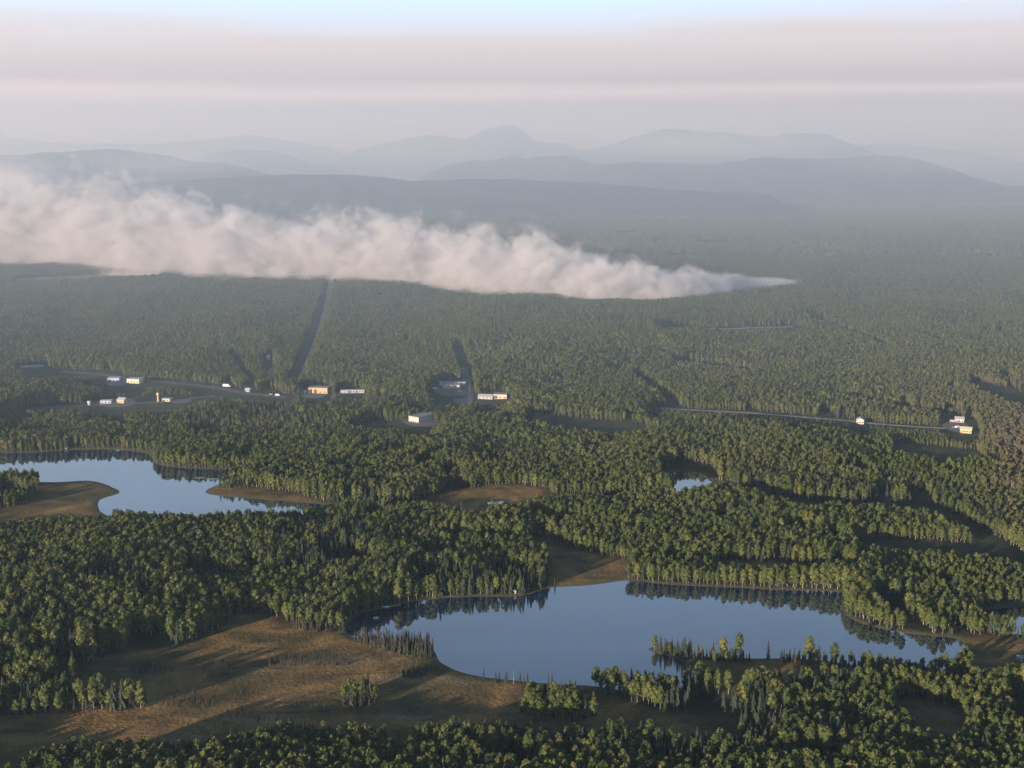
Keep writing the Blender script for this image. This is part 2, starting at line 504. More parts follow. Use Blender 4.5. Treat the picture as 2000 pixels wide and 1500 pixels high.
me.vertices.add(len(vco)); me.vertices.foreach_set('co', vco.ravel())
me.loops.add(len(loops)); me.loops.foreach_set('vertex_index', loops)
me.polygons.add(len(starts)); me.polygons.foreach_set('loop_start', starts)
me.update(calc_edges=True); me.validate()
at = me.attributes.new('bog', 'FLOAT', 'POINT'); at.data.foreach_set('value', np.append(look(bogb, gxv, gyv), 0).astype(np.float32))
at = me.attributes.new('open', 'FLOAT', 'POINT'); at.data.foreach_set('value', np.append(look(opnb, gxv, gyv), 0).astype(np.float32))
at = me.attributes.new('shore', 'FLOAT', 'POINT'); at.data.foreach_set('value', np.append(look(wshore, gxv, gyv), 0).astype(np.float32))
m, t, out = mat_new('ground_cover')
b_ = principled(t, out, 0.95, 0.1)
geo = N(t, 'ShaderNodeNewGeometry')
P = geo.outputs['Position']
def attr(n):
    q = N(t, 'ShaderNodeAttribute', attribute_name=n)
    return q.outputs['Fac']
n1 = tnoise(t, 0.012, 6.0, P, 0.6)
n2 = tnoise(t, 0.06, 6.0, P)
n3 = tnoise(t, 0.5, 4.0, P)
floor_c = ramp(t, n2, [(0.3, (0.022, 0.026, 0.014)), (0.7, (0.050, 0.050, 0.026))])
mpb = N(t, 'ShaderNodeMapping'); mpb.inputs['Rotation'].default_value = (0, 0, R(-35)); mpb.inputs['Scale'].default_value = (0.35, 1.3, 1)
t.links.new(P, mpb.inputs[0])
n4 = tnoise(t, 0.05, 7.0, mpb.outputs[0], 0.8)
bog_c = ramp(t, n1, [(0.3, (0.078, 0.079, 0.030)), (0.42, (0.169, 0.116, 0.042)), (0.51, (0.311, 0.188, 0.069)), (0.58, (0.176, 0.116, 0.042)), (0.7, (0.076, 0.076, 0.030))])
bog_c = mixc(t, ramp(t, n4, [(0.55, (0, 0, 0)), (0.70, (0.6, 0.6, 0.6))]), bog_c, (0.27, 0.21, 0.125))
bog_c = mixc(t, ramp(t, n4, [(0.30, (0.7, 0.7, 0.7)), (0.42, (0, 0, 0))]), bog_c, (0.042, 0.046, 0.026))
bog_c = mixc(t, 1.0, bog_c, ramp(t, n2, [(0.25, (0.55, 0.58, 0.55)), (0.5, (0.95, 0.95, 0.95)), (0.75, (1.4, 1.35, 1.3))]), 'MULTIPLY')
bog_c = mixc(t, 1.0, bog_c, ramp(t, n3, [(0.3, (0.75, 0.75, 0.75)), (0.7, (1.2, 1.2, 1.2))]), 'MULTIPLY')
grass_c = ramp(t, n2, [(0.3, (0.040, 0.050, 0.022)), (0.7, (0.080, 0.084, 0.038))])
c_ = mixc(t, attr('open'), floor_c, grass_c)
c_ = mixc(t, attr('bog'), c_, bog_c)
shm = N(t, 'ShaderNodeMapRange')
t.links.new(attr('shore'), shm.inputs[0])
shm.inputs[1].default_value = 0.08; shm.inputs[2].default_value = 0.4
c_ = mixc(t, shm.outputs[0], c_, (0.12, 0.11, 0.05))
t.links.new(c_, b_.inputs['Base Color'])
bp = N(t, 'ShaderNodeBump'); bp.inputs['Strength'].default_value = 0.6; bp.inputs['Distance'].default_value = 1.0
t.links.new(n3, bp.inputs['Height']); t.links.new(bp.outputs[0], b_.inputs['Normal'])
me.materials.append(m)
me.polygons.foreach_set('use_smooth', [True] * len(me.polygons))
go = bpy.data.objects.new('ground', me); COL.objects.link(go)
tag(go, kind='structure')

# ------------------------------------------------------------------ water
m, t, out = mat_new('still_water')
b_ = principled(t, out, 0.03, 0.5)
b_.inputs['Base Color'].default_value = (0.006, 0.026, 0.062, 1)
b_.inputs['IOR'].default_value = 3.3
geo = N(t, 'ShaderNodeNewGeometry')
bp = N(t, 'ShaderNodeBump'); bp.inputs['Strength'].default_value = 0.012; bp.inputs['Distance'].default_value = 0.5
t.links.new(tnoise(t, 0.25, 3.0, geo.outputs['Position']), bp.inputs['Height']); t.links.new(bp.outputs[0], b_.inputs['Normal'])
M['water'] = m
def grow(poly, r):
    p = np.array(poly)
    area = 0.5 * np.sum(p[:, 0] * np.roll(p[:, 1], -1) - np.roll(p[:, 0], -1) * p[:, 1])
    tn = np.roll(p, -1, 0) - np.roll(p, 1, 0)
    tn /= np.linalg.norm(tn, axis=1, keepdims=True) + 1e-9
    nrm = np.stack([tn[:, 1], -tn[:, 0]], 1) * (1 if area > 0 else -1)
    return p + nrm * r
WLAB = {'main': 'lake', 'left': 'lake', 'mid': 'pond', 'tiny': 'pond', 'right': 'pond'}
for k, xy in lake_xy.items():
    p = grow(xy, 5.0)
    bm = bmesh.new()
    vs = [bm.verts.new((q[0], q[1], 0.0)) for q in p]
    f = bm.faces.new(vs)
    if f.normal.z < 0: f.normal_flip()
    bmesh.ops.triangulate(bm, faces=[f])
    bm.normal_update()
    for f in bm.faces:
        if f.normal.z < 0: f.normal_flip()
    me = bpy.data.meshes.new(WLAB[k]); bm.to_mesh(me); bm.free()
    me.materials.append(M['water'])
    o = bpy.data.objects.new(WLAB[k], me); COL.objects.link(o)
    tag(o, kind='structure')

# ------------------------------------------------------------------ mountains
def mountain(name, dist, prof, depth, seed, col):
    pr = sorted(prof)
    xs, zs = [], []
    for px, py in pr:
        dx, dy, dz = ray(px, py)
        k = dist / dy
        xs.append(dx * k); zs.append(CAM_H + dz * k)
    n = 220
    X = np.linspace(xs[0], xs[-1], n)
    # smooth interpolation of the traced crest
    Z = np.interp(X, xs, zs)
    ker = np.hanning(9); ker /= ker.sum()
    Z = np.convolve(np.pad(Z, 4, mode='edge'), ker, 'valid')
    Z = Z + (vnoise(X, X * 0, (xs[-1] - xs[0]) / 14, seed + 90, 5) - .5) * (Z.max() - Z.min()) * 0.2
    rows = 41
    V, F = [], []
    for j in range(rows):
        s = -1 + 2 * j / (rows - 1)
        y = dist + s * depth
        fall = math.cos(s * math.pi / 2) ** 1.4
        wob = (vnoise(X, np.full(n, y), depth * 0.45, seed, 4) - .5)
        z = -30 + (Z + 30) * np.clip(fall * (1 + 0.55 * wob * abs(s) * 2 * (1 - abs(s)) * 2), 0, 1)
        z += (vnoise(X, np.full(n, y), 90, seed + 5, 2) - .5) * 16 * fall
        for i in range(n):
            V.append((X[i], y, z[i]))
    for j in range(rows - 1):
        for i in range(n - 1):
            q = j * n + i
            F.append((q, q + 1, q + n + 1, q + n))
    m = bpy.data.materials.get('mountain_forest')
    if not m:
        m, t, out = mat_new('mountain_forest')
        b_ = principled(t, out, 0.95, 0.1)
        geo = N(t, 'ShaderNodeNewGeometry')
        t.links.new(ramp(t, tnoise(t, 0.004, 7.0, geo.outputs['Position']), [(0.3, (0.022, 0.034, 0.020)), (0.55, (0.042, 0.052, 0.028)), (0.75, (0.07, 0.07, 0.04))]), b_.inputs['Base Color'])
    o = mesh_obj(name, V, F, m, smooth=True)
    tag(o, kind='structure')
    return o
mountain('mountain', 8200, [(-500,360),(-300,335),(-200,325),(-60,308),(50,300),(100,297),(175,291),(240,293),(300,304),(350,312),(400,317),(440,322),(480,337),(520,349),(600,366),(700,380)], 1500, 31, None)
mountain('foothill', 6600, [(-500,372),(100,368),(250,360),(440,350),(500,346),(560,343),(620,342),(700,345),(740,348),(800,357),(850,352),(950,350),(1000,351),(1100,355),(1200,362),(1300,369),(1500,380)], 1100, 32, None)
mountain('mountain', 12000, [(330,345),(400,312),(430,299),(460,293),(500,292),(540,300),(580,312),(620,319),(700,340)], 1700, 33, None)
mountain('mountain', 13600, [(560,345),(650,322),(700,297),(740,282),(800,262),(850,259),(880,264),(905,272),(940,252),(990,247),(1020,255),(1045,271),(1100,286),(1200,310),(1300,330)], 2200, 34, None)
mountain('mountain', 9600, [(780,365),(820,346),(860,330),(900,317),(960,309),(1050,306),(1110,308),(1150,317),(1200,330),(1280,350)], 1500, 35, None)
mountain('mountain', 12900, [(1040,325),(1120,300),(1200,281),(1270,258),(1370,253),(1410,261),(1440,262),(1500,267),(1580,262),(1610,265),(1660,282),(1720,303),(1800,325),(1900,350)], 2200, 36, None)
mountain('mountain', 8700, [(1080,345),(1150,322),(1300,318),(1400,318),(1550,306),(1620,306),(1760,308),(1800,320),(1850,340),(1900,353),(1960,360),(2040,364),(2200,372)], 1700, 37, None)
mountain('mountain', 16500, [(1550,310),(1640,290),(1700,281),(1750,279),(1820,292),(1900,302),(1950,315),(2000,330),(2100,338),(2300,345)], 3000, 38, None)
mountain('mountain', 16500, [(-400,285),(-100,270),(0,268),(100,275),(250,284),(400,274),(500,264),(600,280),(700,300),(800,320)], 3000, 39, None)

# ------------------------------------------------------------------ trees
def ico_lobe(bm, c, r, sz, rs, seed, sub=1):
    g = bmesh.ops.create_icosphere(bm, subdivisions=sub, radius=1.0)
    rr_ = random.Random(seed)
    for v in g['verts']:
        k = 1 + rr_.uniform(-0.28, 0.28)
        v.co = Vector((v.co.x * r * k + c[0], v.co.y * r * k + c[1], v.co.z * sz * k + c[2]))
def leaf_quads(bm, rs, n, h, crown0, rad_at):
    for _ in range(n):
        z = crown0 + (h - crown0) * rs.random() ** 0.9
        a = rs.uniform(0, 2 * math.pi)
        r = rad_at(z) * rs.uniform(0.75, 1.22)
        c = Vector((math.cos(a) * r, math.sin(a) * r, z))
        s = rs.uniform(0.25, 0.55)
        u = Vector((rs.gauss(0, 1), rs.gauss(0, 1), rs.gauss(0, 1))).normalized()
        w = u.cross(Vector((rs.gauss(0, 1), rs.gauss(0, 1), rs.gauss(0, 1)))).normalized()
        vs = [bm.verts.new(c + u * s * i + w * s * .7 * j) for i, j in ((-1, -1), (1, -.6), (.8, 1), (-.7, .8))]
        bm.faces.new(vs)
def taper(bm, p0, p1, r0, r1, n=5):
    p0, p1 = Vector(p0), Vector(p1)
    q = (p1 - p0).to_track_quat('Z', 'Y')
    A = [bm.verts.new(p0 + q @ Vector((math.cos(2 * math.pi * i / n) * r0, math.sin(2 * math.pi * i / n) * r0, 0))) for i in range(n)]
    B = [bm.verts.new(p1 + q @ Vector((math.cos(2 * math.pi * i / n) * r1, math.sin(2 * math.pi * i / n) * r1, 0))) for i in range(n)]
    for i in range(n):
        bm.faces.new((A[i], A[(i + 1) % n], B[(i + 1) % n], B[i]))
def to_mesh(bm, name, mat):
    me = bpy.data.meshes.new(name)
    bm.to_mesh(me); bm.free()
    me.materials.append(mat)
    return me
H0 = 14.0   # every tree is modelled 14 m tall, then scaled
def birch(seed):
    rs = random.Random(seed)
    cr0 = H0 * rs.uniform(0.12, 0.24)
    rmax = H0 * rs.uniform(0.14, 0.195)
    def rad(z):
        k = (z - cr0) / (H0 - cr0)
        return rmax * max(0.12, math.sin(min(1, max(0, k)) ** 0.95 * math.pi) ** 0.55)
    bm = bmesh.new()
    n = 9
    for i in range(n):
        k = (i + .5) / n
        z = cr0 + (H0 - cr0) * (0.06 + 0.86 * k)
        a = i * 2.4 + rs.uniform(-.5, .5)
        rr_ = rad(z)
        off = rr_ * rs.uniform(0.35, 0.6)
        r = rr_ * rs.uniform(0.58, 0.8)
        ico_lobe(bm, (math.cos(a) * off, math.sin(a) * off, z), r, r * rs.uniform(0.75, 1.15), rs, rs.random())
    ico_lobe(bm, (0, 0, cr0 + (H0 - cr0) * .5), rmax * .55, (H0 - cr0) * .42, rs, rs.random())
    leaf_quads(bm, rs, 150, H0, cr0, rad)
    crown = to_mesh(bm, 'birch_crown', M['birch'])
    bm = bmesh.new()
    lx, ly = rs.uniform(-.3, .3), rs.uniform(-.3, .3)
    taper(bm, (0, 0, -0.6), (lx, ly, H0 * .5), 0.2, 0.13)
    taper(bm, (lx, ly, H0 * .5), (0, 0, H0 * .92), 0.13, 0.04)
    for i in range(4):
        z = cr0 + (H0 - cr0) * rs.uniform(0, .5)
        a = rs.uniform(0, 6.28)
        taper(bm, (lx * .7, ly * .7, z), (math.cos(a) * rmax * .8, math.sin(a) * rmax * .8, z + 1.3), 0.06, 0.02, 4)
    trunk = to_mesh(bm, 'birch_trunk', M['barkw'])
    return crown, trunk
def spruce(seed, mat, wide=0.14, bare=0.06):
    rs = random.Random(seed)
    bm = bmesh.new()
    tiers = 10
    for i in range(tiers):
        k = i / tiers
        z0 = H0 * (bare + (1 - bare) * k)
        r = H0 * wide * (1 - k) ** 0.85 * rs.uniform(0.78, 1.15) + 0.12
        top = z0 + H0 * (1 - bare) / tiers * 1.75
        tip = bm.verts.new((0, 0, min(top, H0)))
        n = 11
        ring = []
        for j in range(n):
            a = 2 * math.pi * (j + rs.uniform(-.25, .25)) / n + i
            q = r * (rs.uniform(0.85, 1.2) if j % 2 else rs.uniform(0.45, 0.7))
            ring.append(bm.verts.new((math.cos(a) * q, math.sin(a) * q, z0 - q * 0.25 + rs.uniform(-.15, .15))))
        inner = bm.verts.new((0, 0, z0 + 0.25))
        for j in range(n):
            bm.faces.new((ring[j], ring[(j + 1) % n], tip))
            bm.faces.new((ring[(j + 1) % n], ring[j], inner))
    crown = to_mesh(bm, 'spruce_crown', mat)
    bm = bmesh.new()
    taper(bm, (0, 0, -0.6), (0, 0, H0 * .9), 0.17, 0.03)
    trunk = to_mesh(bm, 'spruce_trunk', M['barkd'])
    return crown, trunk
def snag(seed):
    rs = random.Random(seed)
    bm = bmesh.new()
    taper(bm, (0, 0, -0.6), (rs.uniform(-.3, .3), rs.uniform(-.3, .3), H0), 0.2, 0.04)
    trunk = to_mesh(bm, 'dead_trunk', M['snag'])
    bm = bmesh.new()
    for i in range(34):
        z = H0 * rs.uniform(.3, .97)
        a = rs.uniform(0, 6.28)
        L = H0 * .1 * (1.1 - z / H0) + .5
        taper(bm, (0, 0, z), (math.cos(a) * L, math.sin(a) * L, z - .2), 0.09, 0.03, 3)
    crown = to_mesh(bm, 'dead_branches', M['dead'])
    return crown, trunk
def thicket(seed):
    """a piece of closed canopy for the distance: a dozen crowns standing together"""
    rs = random.Random(seed)
    bm = bmesh.new()
    for i in range(11):
        a, r = i * 2.4, 1.9 * math.sqrt(i)
        h = H0 * rs.uniform(.75, 1.1)
        ico_lobe(bm, (math.cos(a) * r, math.sin(a) * r, h * .6), 2.1 * rs.uniform(.8, 1.2), h * .42, rs, rs.random())
    return to_mesh(bm, 'canopy_clump', M['birch'] if seed % 3 else M['spruce'])

BIR = [birch(100 + i) for i in range(7)]
SPR = [spruce(200 + i, M['spruce']) for i in range(5)]
BOG = [spruce(300 + i, M['bogspruce'], 0.125, 0.03) for i in range(4)]
DED = [snag(400 + i) for i in range(3)]
THK = [thicket(500 + i) for i in range(6)]
SRC = bpy.data.collections.new('tree_sources')     # not linked to the scene: only what the scatter copies
kinds = []
def joined(pair, name):
    bm = bmesh.new()
    mats = []
    me = bpy.data.meshes.new(name)
    for part in pair:
        n0 = len(bm.faces)
        bm.from_mesh(part)
        bm.faces.ensure_lookup_table()
        for f in bm.faces[n0:]:
            f.material_index = len(mats)
        mats.append(part.materials[0])
    bm.to_mesh(me); bm.free()
    for q in mats: me.materials.append(q)
    return me
def source(me, i):
    o = bpy.data.objects.new("tree_source_%02d" % i, me)
    SRC.objects.link(o)
n_src = 0
IDX = {}
for key, lst in (('birch', BIR), ('spruce', SPR), ('bog', BOG), ('dead', DED)):
    IDX[key] = (n_src, len(lst))
    for pr in lst:
        source(joined(pr, key), n_src); n_src += 1
IDX['thick'] = (n_src, len(THK))
for me in THK:
    source(me, n_src); n_src += 1

# where the trees stand: (x, y, species code, height)
SP = {'birch': 0, 'spruce': 1, 'bog': 2, 'dead': 3, 'thick': 4}
HFOV = 0.47
def jitter_grid(d0, d1, s):
    """a jittered grid over the wedge of land between two distances"""
    w = d1 * HFOV + 230
    nx, ny = int(2 * w / s), int((d1 - d0) / s) + 1
    X, Y = np.meshgrid(-w + (np.arange(nx) + .5) * s, d0 + (np.arange(ny) + .5) * s)
    X[::2] += s * .5
    X = (X + rng.uniform(-.42, .42, X.shape) * s).ravel()
    Y = (Y + rng.uniform(-.42, .42, Y.shape) * s).ravel()
    k = np.abs(X) < Y * HFOV + 230
    return X[k], Y[k]
TX, TY, TS, TH = [], [], [], []
def inside(poly, x, y):
    p = np.array(poly)
    ins = np.zeros(x.shape, bool)
    for k in range(len(p)):
        ax, ay = p[k]; bx, by = p[(k + 1) % len(p)]
        if ay == by: continue
        cnd = (ay > y) != (by > y)
        ins ^= cnd & (x < (bx - ax) * (y - ay) / (by - ay) + ax)
    return ins
SHORTS = [([(1690,1222),(1800,1240),(1880,1240),(2200,1246),(2200,1262),(1900,1254),(1780,1246),(1690,1236)], 0.6), ([(150,1000),(640,1000),(700,1010),(640,1050),(150,1050)], 0.8), ([(1640,1290),(1900,1290),(1900,1350),(1640,1345)], 0.72)]
low = np.zeros((NY, NX), bool)
for pn in ('highway', 'frontage', 'country', 'track'):
    for q in (30, 55, 80): fill_path(low, [(a_, b_ - q) for a_, b_ in PATHS[pn][0]], 40)
for a_, b_, h_ in FRONT:
    fill(low, gpts([(a_ - h_ - 5, b_), (a_ + h_ + 5, b_), (a_ + h_, b_ + 42), (a_ - h_, b_ + 42)]))
lowb = blur(low, 3)
blocked = blur(opn, 1)
for d0, d1, s in ((430, 1100, 3.45), (1100, 1700, 3.5), (1700, 2500, 4.1), (2500, 3600, 5.2)):
    x, y = jitter_grid(d0, d1, s)
    b = look(blocked, x, y)
    e = vnoise(x, y, 12, 5, 3) * 1.3 - .1
    keep = b < (0.12 + 0.5 * e)
    keep &= look(wb, x, y) < 0.36
    den = vnoise(x, y, 26, 8, 3)
    keep &= den > (0.35 if d0 < 1000 else 0.31)
    x, y = x[keep], y[keep]
    # species: stands of spruce among birch
    sfield = vnoise(x, y, 120, 41, 3) * 0.75 + vnoise(x, y, 14, 43, 2) * 0.35
    edge = look(blur(bogb, 8), x, y)
    p = np.clip((sfield - 0.60) * 6.0, 0.03, 0.8) + edge * 0.2
    u = rng.random(len(x))
    sp = np.where(u < p, 1, 0)
    u2 = rng.random(len(x))
    sp = np.where((u2 < 0.006), 3, sp)
    hh = 12.5 * (0.56 + 0.84 * vnoise(x, y, 70, 51, 3)) * rng.uniform(0.78, 1.18, len(x))
    hh = np.where(sp == 1, hh * rng.uniform(0.75, 1.12, len(x)), hh)
    hh = hh * np.interp(np.hypot(x, y), [900, 1300], [1.0, 0.86])
    for q in SHORTS: hh = hh * np.where(inside(gpts(q[0]), x, y), q[1], 1.0)
    hh = hh * (1 - 0.55 * look(lowb, x, y))
    TX.append(x); TY.append(y); TS.append(sp); TH.append(hh)
clump_poly = {}
for name, (poly, species, h, s) in CLUMPS.items():
    g = chaikin(gpts(poly), 2)
    clump_poly[name] = g
    p = np.array(g)
    nx, ny = int(np.ptp(p[:, 0]) / s) + 2, int(np.ptp(p[:, 1]) / s) + 2
    X, Y = np.meshgrid(p[:, 0].min() + np.arange(nx) * s, p[:, 1].min() + np.arange(ny) * s)
    X = (X + rng.uniform(-.48, .48, X.shape) * s).ravel(); Y = (Y + rng.uniform(-.48, .48, Y.shape) * s).ravel()
    k = inside(g, X, Y) & (look(wb, X, Y) < 0.3) & (rng.random(len(X)) < 0.86)
    X, Y = X[k], Y[k]
    u = rng.random(len(X))
    if species == 'birch': sp = np.where(u < 0.12, 1, 0)
    elif species == 'bog': sp = np.where(u < 0.04, 3, 2)
    elif species == 'mix': sp = np.where(u < 0.45, 1, 0)
    else: sp = np.where(u < 0.6, 2, np.where(u < 0.75, 1, 0))
    TX.append(X); TY.append(Y); TS.append(sp); TH.append(h * rng.uniform(0.5, 1.2, len(X)))
# lone bog trees
bx_, by_ = [], []
g = np.array(gpts(OPEN['bog'][1]))
X = rng.uniform(-300, 120, 9000); Y = rng.uniform(560, 800, 9000)
k = inside(g, X, Y) & (look(wb, X, Y) < 0.05) & (vnoise(X, Y, 40, 77, 3) > 0.56)
X, Y = X[k][:420], Y[k][:420]
TX.append(X); TY.append(Y); TS.append(np.full(len(X), 2)); TH.append(rng.uniform(1.2, 3.6, len(X)))
TX, TY, TS, TH = map(np.concatenate, (TX, TY, TS, TH))
TZ = hgt(TX, TY)
PX, PY = project(TX, TY, TZ)

# brown tint of the trees, patchy by noise, stronger near the right edge
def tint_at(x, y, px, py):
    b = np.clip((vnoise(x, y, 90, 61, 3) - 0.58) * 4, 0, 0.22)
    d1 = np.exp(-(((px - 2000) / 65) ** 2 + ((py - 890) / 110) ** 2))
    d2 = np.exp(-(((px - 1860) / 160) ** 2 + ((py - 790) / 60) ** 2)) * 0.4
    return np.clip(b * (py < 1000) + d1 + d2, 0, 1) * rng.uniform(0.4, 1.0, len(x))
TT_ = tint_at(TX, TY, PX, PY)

# ---- the trees that show largest stand as objects of their own
inframe = (PX > -15) & (PX < 2015) & (PY < 1560) & (PY > 1150)
D = np.hypot(TX, TY)
in_clump = np.full(len(TX), '', dtype=object)
for name, g in clump_poly.items():
    k = inside(g, TX, TY)
    in_clump[k] = name
WHERE = {
 'left_clump': 'in the narrow clump at the left edge',
 'left_hump': 'on the low hump at the left end of the bog',
 'peninsula': 'in the dark stand on the bog point beside the lake',
 'bog_clump': 'in the small round clump in the middle of the brown bog',
 'low_clump': 'in the sparse patch just below the lake point',
 'birch_clump': 'in the bright round clump below the lake shore',
 'shore_row': 'in the sparse row along the near lake shore',
 'brush_a': 'in the low brush strip across the brown bog',
 'brush_b': 'in the low brush right of the left-hand clump',
 'brush_c': 'in the dark low patch in the shaded bog',
 'spit': 'on the narrow wooded spit reaching into the lake',
 'spit_b': 'in the thin belt along the marsh behind the spit',
 'point': 'on the grassy point of the far left lake',
 'clear_row': 'in the sparse row at the mouth of the small clearing',
 'bog_shore': 'in the dark corner where bog and lake meet',
}
SEG = [(130, 'by the left corner'), (300, 'below the left clump'), (410, 'below the wide bog'), (520, 'where the wide bog narrows'), (700, 'below the round clump'), (820, 'right of the round clump'), (930, 'below the dark bog'),
       (1080, 'below the birch clump'), (1180, 'right of the birch clump'), (1300, 'below the narrow bay'), (1420, 'below the bare spit'), (1560, 'below the marsh'), (1700, 'left of the glade'), (1880, 'below the glade'), (9999, 'in the right corner')]
def where(i, mid):
    px, py = PX[i], PY[i]
    if in_clump[i]:
        a_, b_ = mid[in_clump[i]]
        return WHERE[in_clump[i]] + (', left part' if px < a_ else ', right part' if px > b_ else ', middle')
    if py > 1440:
        row = "on the bottom wood's front edge, " if py < 1482 else 'deep in the bottom wood, ' if py < 1520 else 'lowest in the bottom wood, '
        return row + [t_ for q, t_ in SEG if px < q][0]
    if px > 1150: return 'in the belt below the lake, ' + ('below the bay' if px < 1450 else 'below the marsh' if px < 1700 else 'beside the right-hand bog')
    if px > 560: return 'beside the brown bog near the lake'
    return 'at the left edge of the brown bog, ' + ('beyond its far corner' if py < 1215 else 'by the dark gap' if px > 250 else 'behind the low hump' if py < 1290 else 'near the left clump')
single = np.zeros(len(TX), bool)
def tree_objects(kind, code, limit, meshes, name, cat, words, grp):
    c = np.where(inframe & (TS == code))[0]
    score = TH[c] / D[c]
    # a tree on open ground shows from root to tip, one inside the wood only its top
    opn_tree = np.array([1.9 if in_clump[i] in ('left_clump', 'birch_clump', 'bog_clump', 'peninsula', 'spit', 'shore_row') else 1.0 for i in c])
    hidden = PY[c] - FPX * TH[c] / D[c] > 1490
    order = c[np.argsort(-(score * opn_tree - hidden * 1e3))][:limit]
    mid = {}
    for nm in set(in_clump[order]):
        q = PX[order][in_clump[order] == nm]
        mid[nm] = (q.min() + np.ptp(q) / 3, q.max() - np.ptp(q) / 3)
    med = np.median(TH[order])
    for i in order:
        single[i] = True
        crown, trunk = meshes[int(i) % len(meshes)]
        s = TH[i] / H0
        e = empty(name, (TX[i], TY[i], TZ[i]), rnd.uniform(0, 6.28))
        wide = rnd.uniform(0.9, 1.15)
        e.scale = (s * wide, s * wide, s)
        w = where(i, mid)
        size = 'tall ' if TH[i] > med * 1.12 else 'low ' if TH[i] < med * 0.85 else ''
        if len((size + words + ' ' + w).split()) > 16: size = ''
        tag(e, size + words + ' ' + w, cat, grp)
        for nm, me in (('trunk', trunk), ('crown', crown)):
            o = bpy.data.objects.new(nm, me)
            COL.objects.link(o)
            o.parent = e
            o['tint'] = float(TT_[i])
tree_objects('birch', 0, 300, BIR, 'birch_tree', 'birch', 'leafy birch', 'birches of the foreground woods')
tree_objects('spruce', 1, 240, SPR, 'spruce_tree', 'spruce', 'dark spruce', 'spruces of the foreground woods')
tree_objects('bog', 2, 260, BOG, 'bog_spruce', 'spruce', 'thin spruce', 'thin spruces on the bogs and shores')
tree_objects('dead', 3, 40, DED, 'dead_tree', 'dead tree', 'rust-brown dead tree', 'dead trees of the foreground woods')

# ---- all the others: one forest
x6, y6 = jitter_grid(3600, 6200, 11.0)
x9, y9 = jitter_grid(6200, 9600, 22.0)
k = vnoise(x6, y6, 160, 91, 3) > 0.33
x6, y6 = x6[k], y6[k]
fx = np.concatenate([TX[~single], x6, x9]); fy = np.concatenate([TY[~single], y6, y9])
fz = hgt(fx, fy)
fs = np.concatenate([TS[~single], np.full(len(x6) + len(x9), 4)])
fh = np.concatenate([TH[~single], rng.uniform(10, 16, len(x6)), rng.uniform(12, 19, len(x9))])
fw = np.concatenate([TH[~single] * rng.uniform(0.9, 1.15, (~single).sum()), rng.uniform(14, 19, len(x6)), rng.uniform(26, 34, len(x9))])
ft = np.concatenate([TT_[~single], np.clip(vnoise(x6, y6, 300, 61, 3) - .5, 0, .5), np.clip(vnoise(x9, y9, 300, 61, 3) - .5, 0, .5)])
vidx = np.zeros(len(fx), np.int32)
for key, code in SP.items():
    k = np.where(fs == code)[0]
    vidx[k] = IDX[key][0] + rng.integers(0, IDX[key][1], len(k))
me = bpy.data.meshes.new('forest')
me.vertices.add(len(fx))
me.vertices.foreach_set('co', np.stack([fx, fy, fz], 1).astype(np.float32).ravel())
def pattr(n, typ, v, key='value'):
    q = me.attributes.new(n, typ, 'POINT')
    q.data.foreach_set(key, v)
pattr('variant', 'INT', vidx)
pattr('turn', 'FLOAT_VECTOR', np.stack([rng.normal(0, .03, len(fx)), rng.normal(0, .03, len(fx)), rng.uniform(0, 6.283, len(fx))], 1).astype(np.float32).ravel(), 'vector')
pattr('grow', 'FLOAT_VECTOR', np.stack([fw / H0, fw / H0, fh / H0], 1).astype(np.float32).ravel(), 'vector')
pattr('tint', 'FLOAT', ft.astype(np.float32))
fo = bpy.data.objects.new('forest', me); COL.objects.link(fo)
tag(fo, kind='stuff')
ng = bpy.data.node_groups.new('scatter_trees', 'GeometryNodeTree')
ng.interface.new_socket('Geometry', in_out='INPUT', socket_type='NodeSocketGeometry')
ng.interface.new_socket('Geometry', in_out='OUTPUT', socket_type='NodeSocketGeometry')
gi = ng.nodes.new('NodeGroupInput'); gout = ng.nodes.new('NodeGroupOutput')
ci = ng.nodes.new('GeometryNodeCollectionInfo'); ci.inputs['Collection'].default_value = SRC
ci.inputs['Separate Children'].default_value = True; ci.inputs['Reset Children'].default_value = True
ip = ng.nodes.new('GeometryNodeInstanceOnPoints'); ip.inputs['Pick Instance'].default_value = True
def gattr(n, typ):
    q = ng.nodes.new('GeometryNodeInputNamedAttribute'); q.data_type = typ; q.inputs['Name'].default_value = n
    return q.outputs['Attribute']
ng.links.new(gi.outputs[0], ip.inputs['Points'])
ng.links.new(ci.outputs[0], ip.inputs['Instance'])
ng.links.new(gattr('variant', 'INT'), ip.inputs['Instance Index'])
e2r = ng.nodes.new('FunctionNodeEulerToRotation')
ng.links.new(gattr('turn', 'FLOAT_VECTOR'), e2r.inputs[0])
ng.links.new(e2r.outputs[0], ip.inputs['Rotation'])
ng.links.new(gattr('grow', 'FLOAT_VECTOR'), ip.inputs['Scale'])
ng.links.new(ip.outputs[0], gout.inputs[0])
md = fo.modifiers.new('scatter', 'NODES'); md.node_group = ng
print('trees', len(fx), 'single', int(single.sum()))

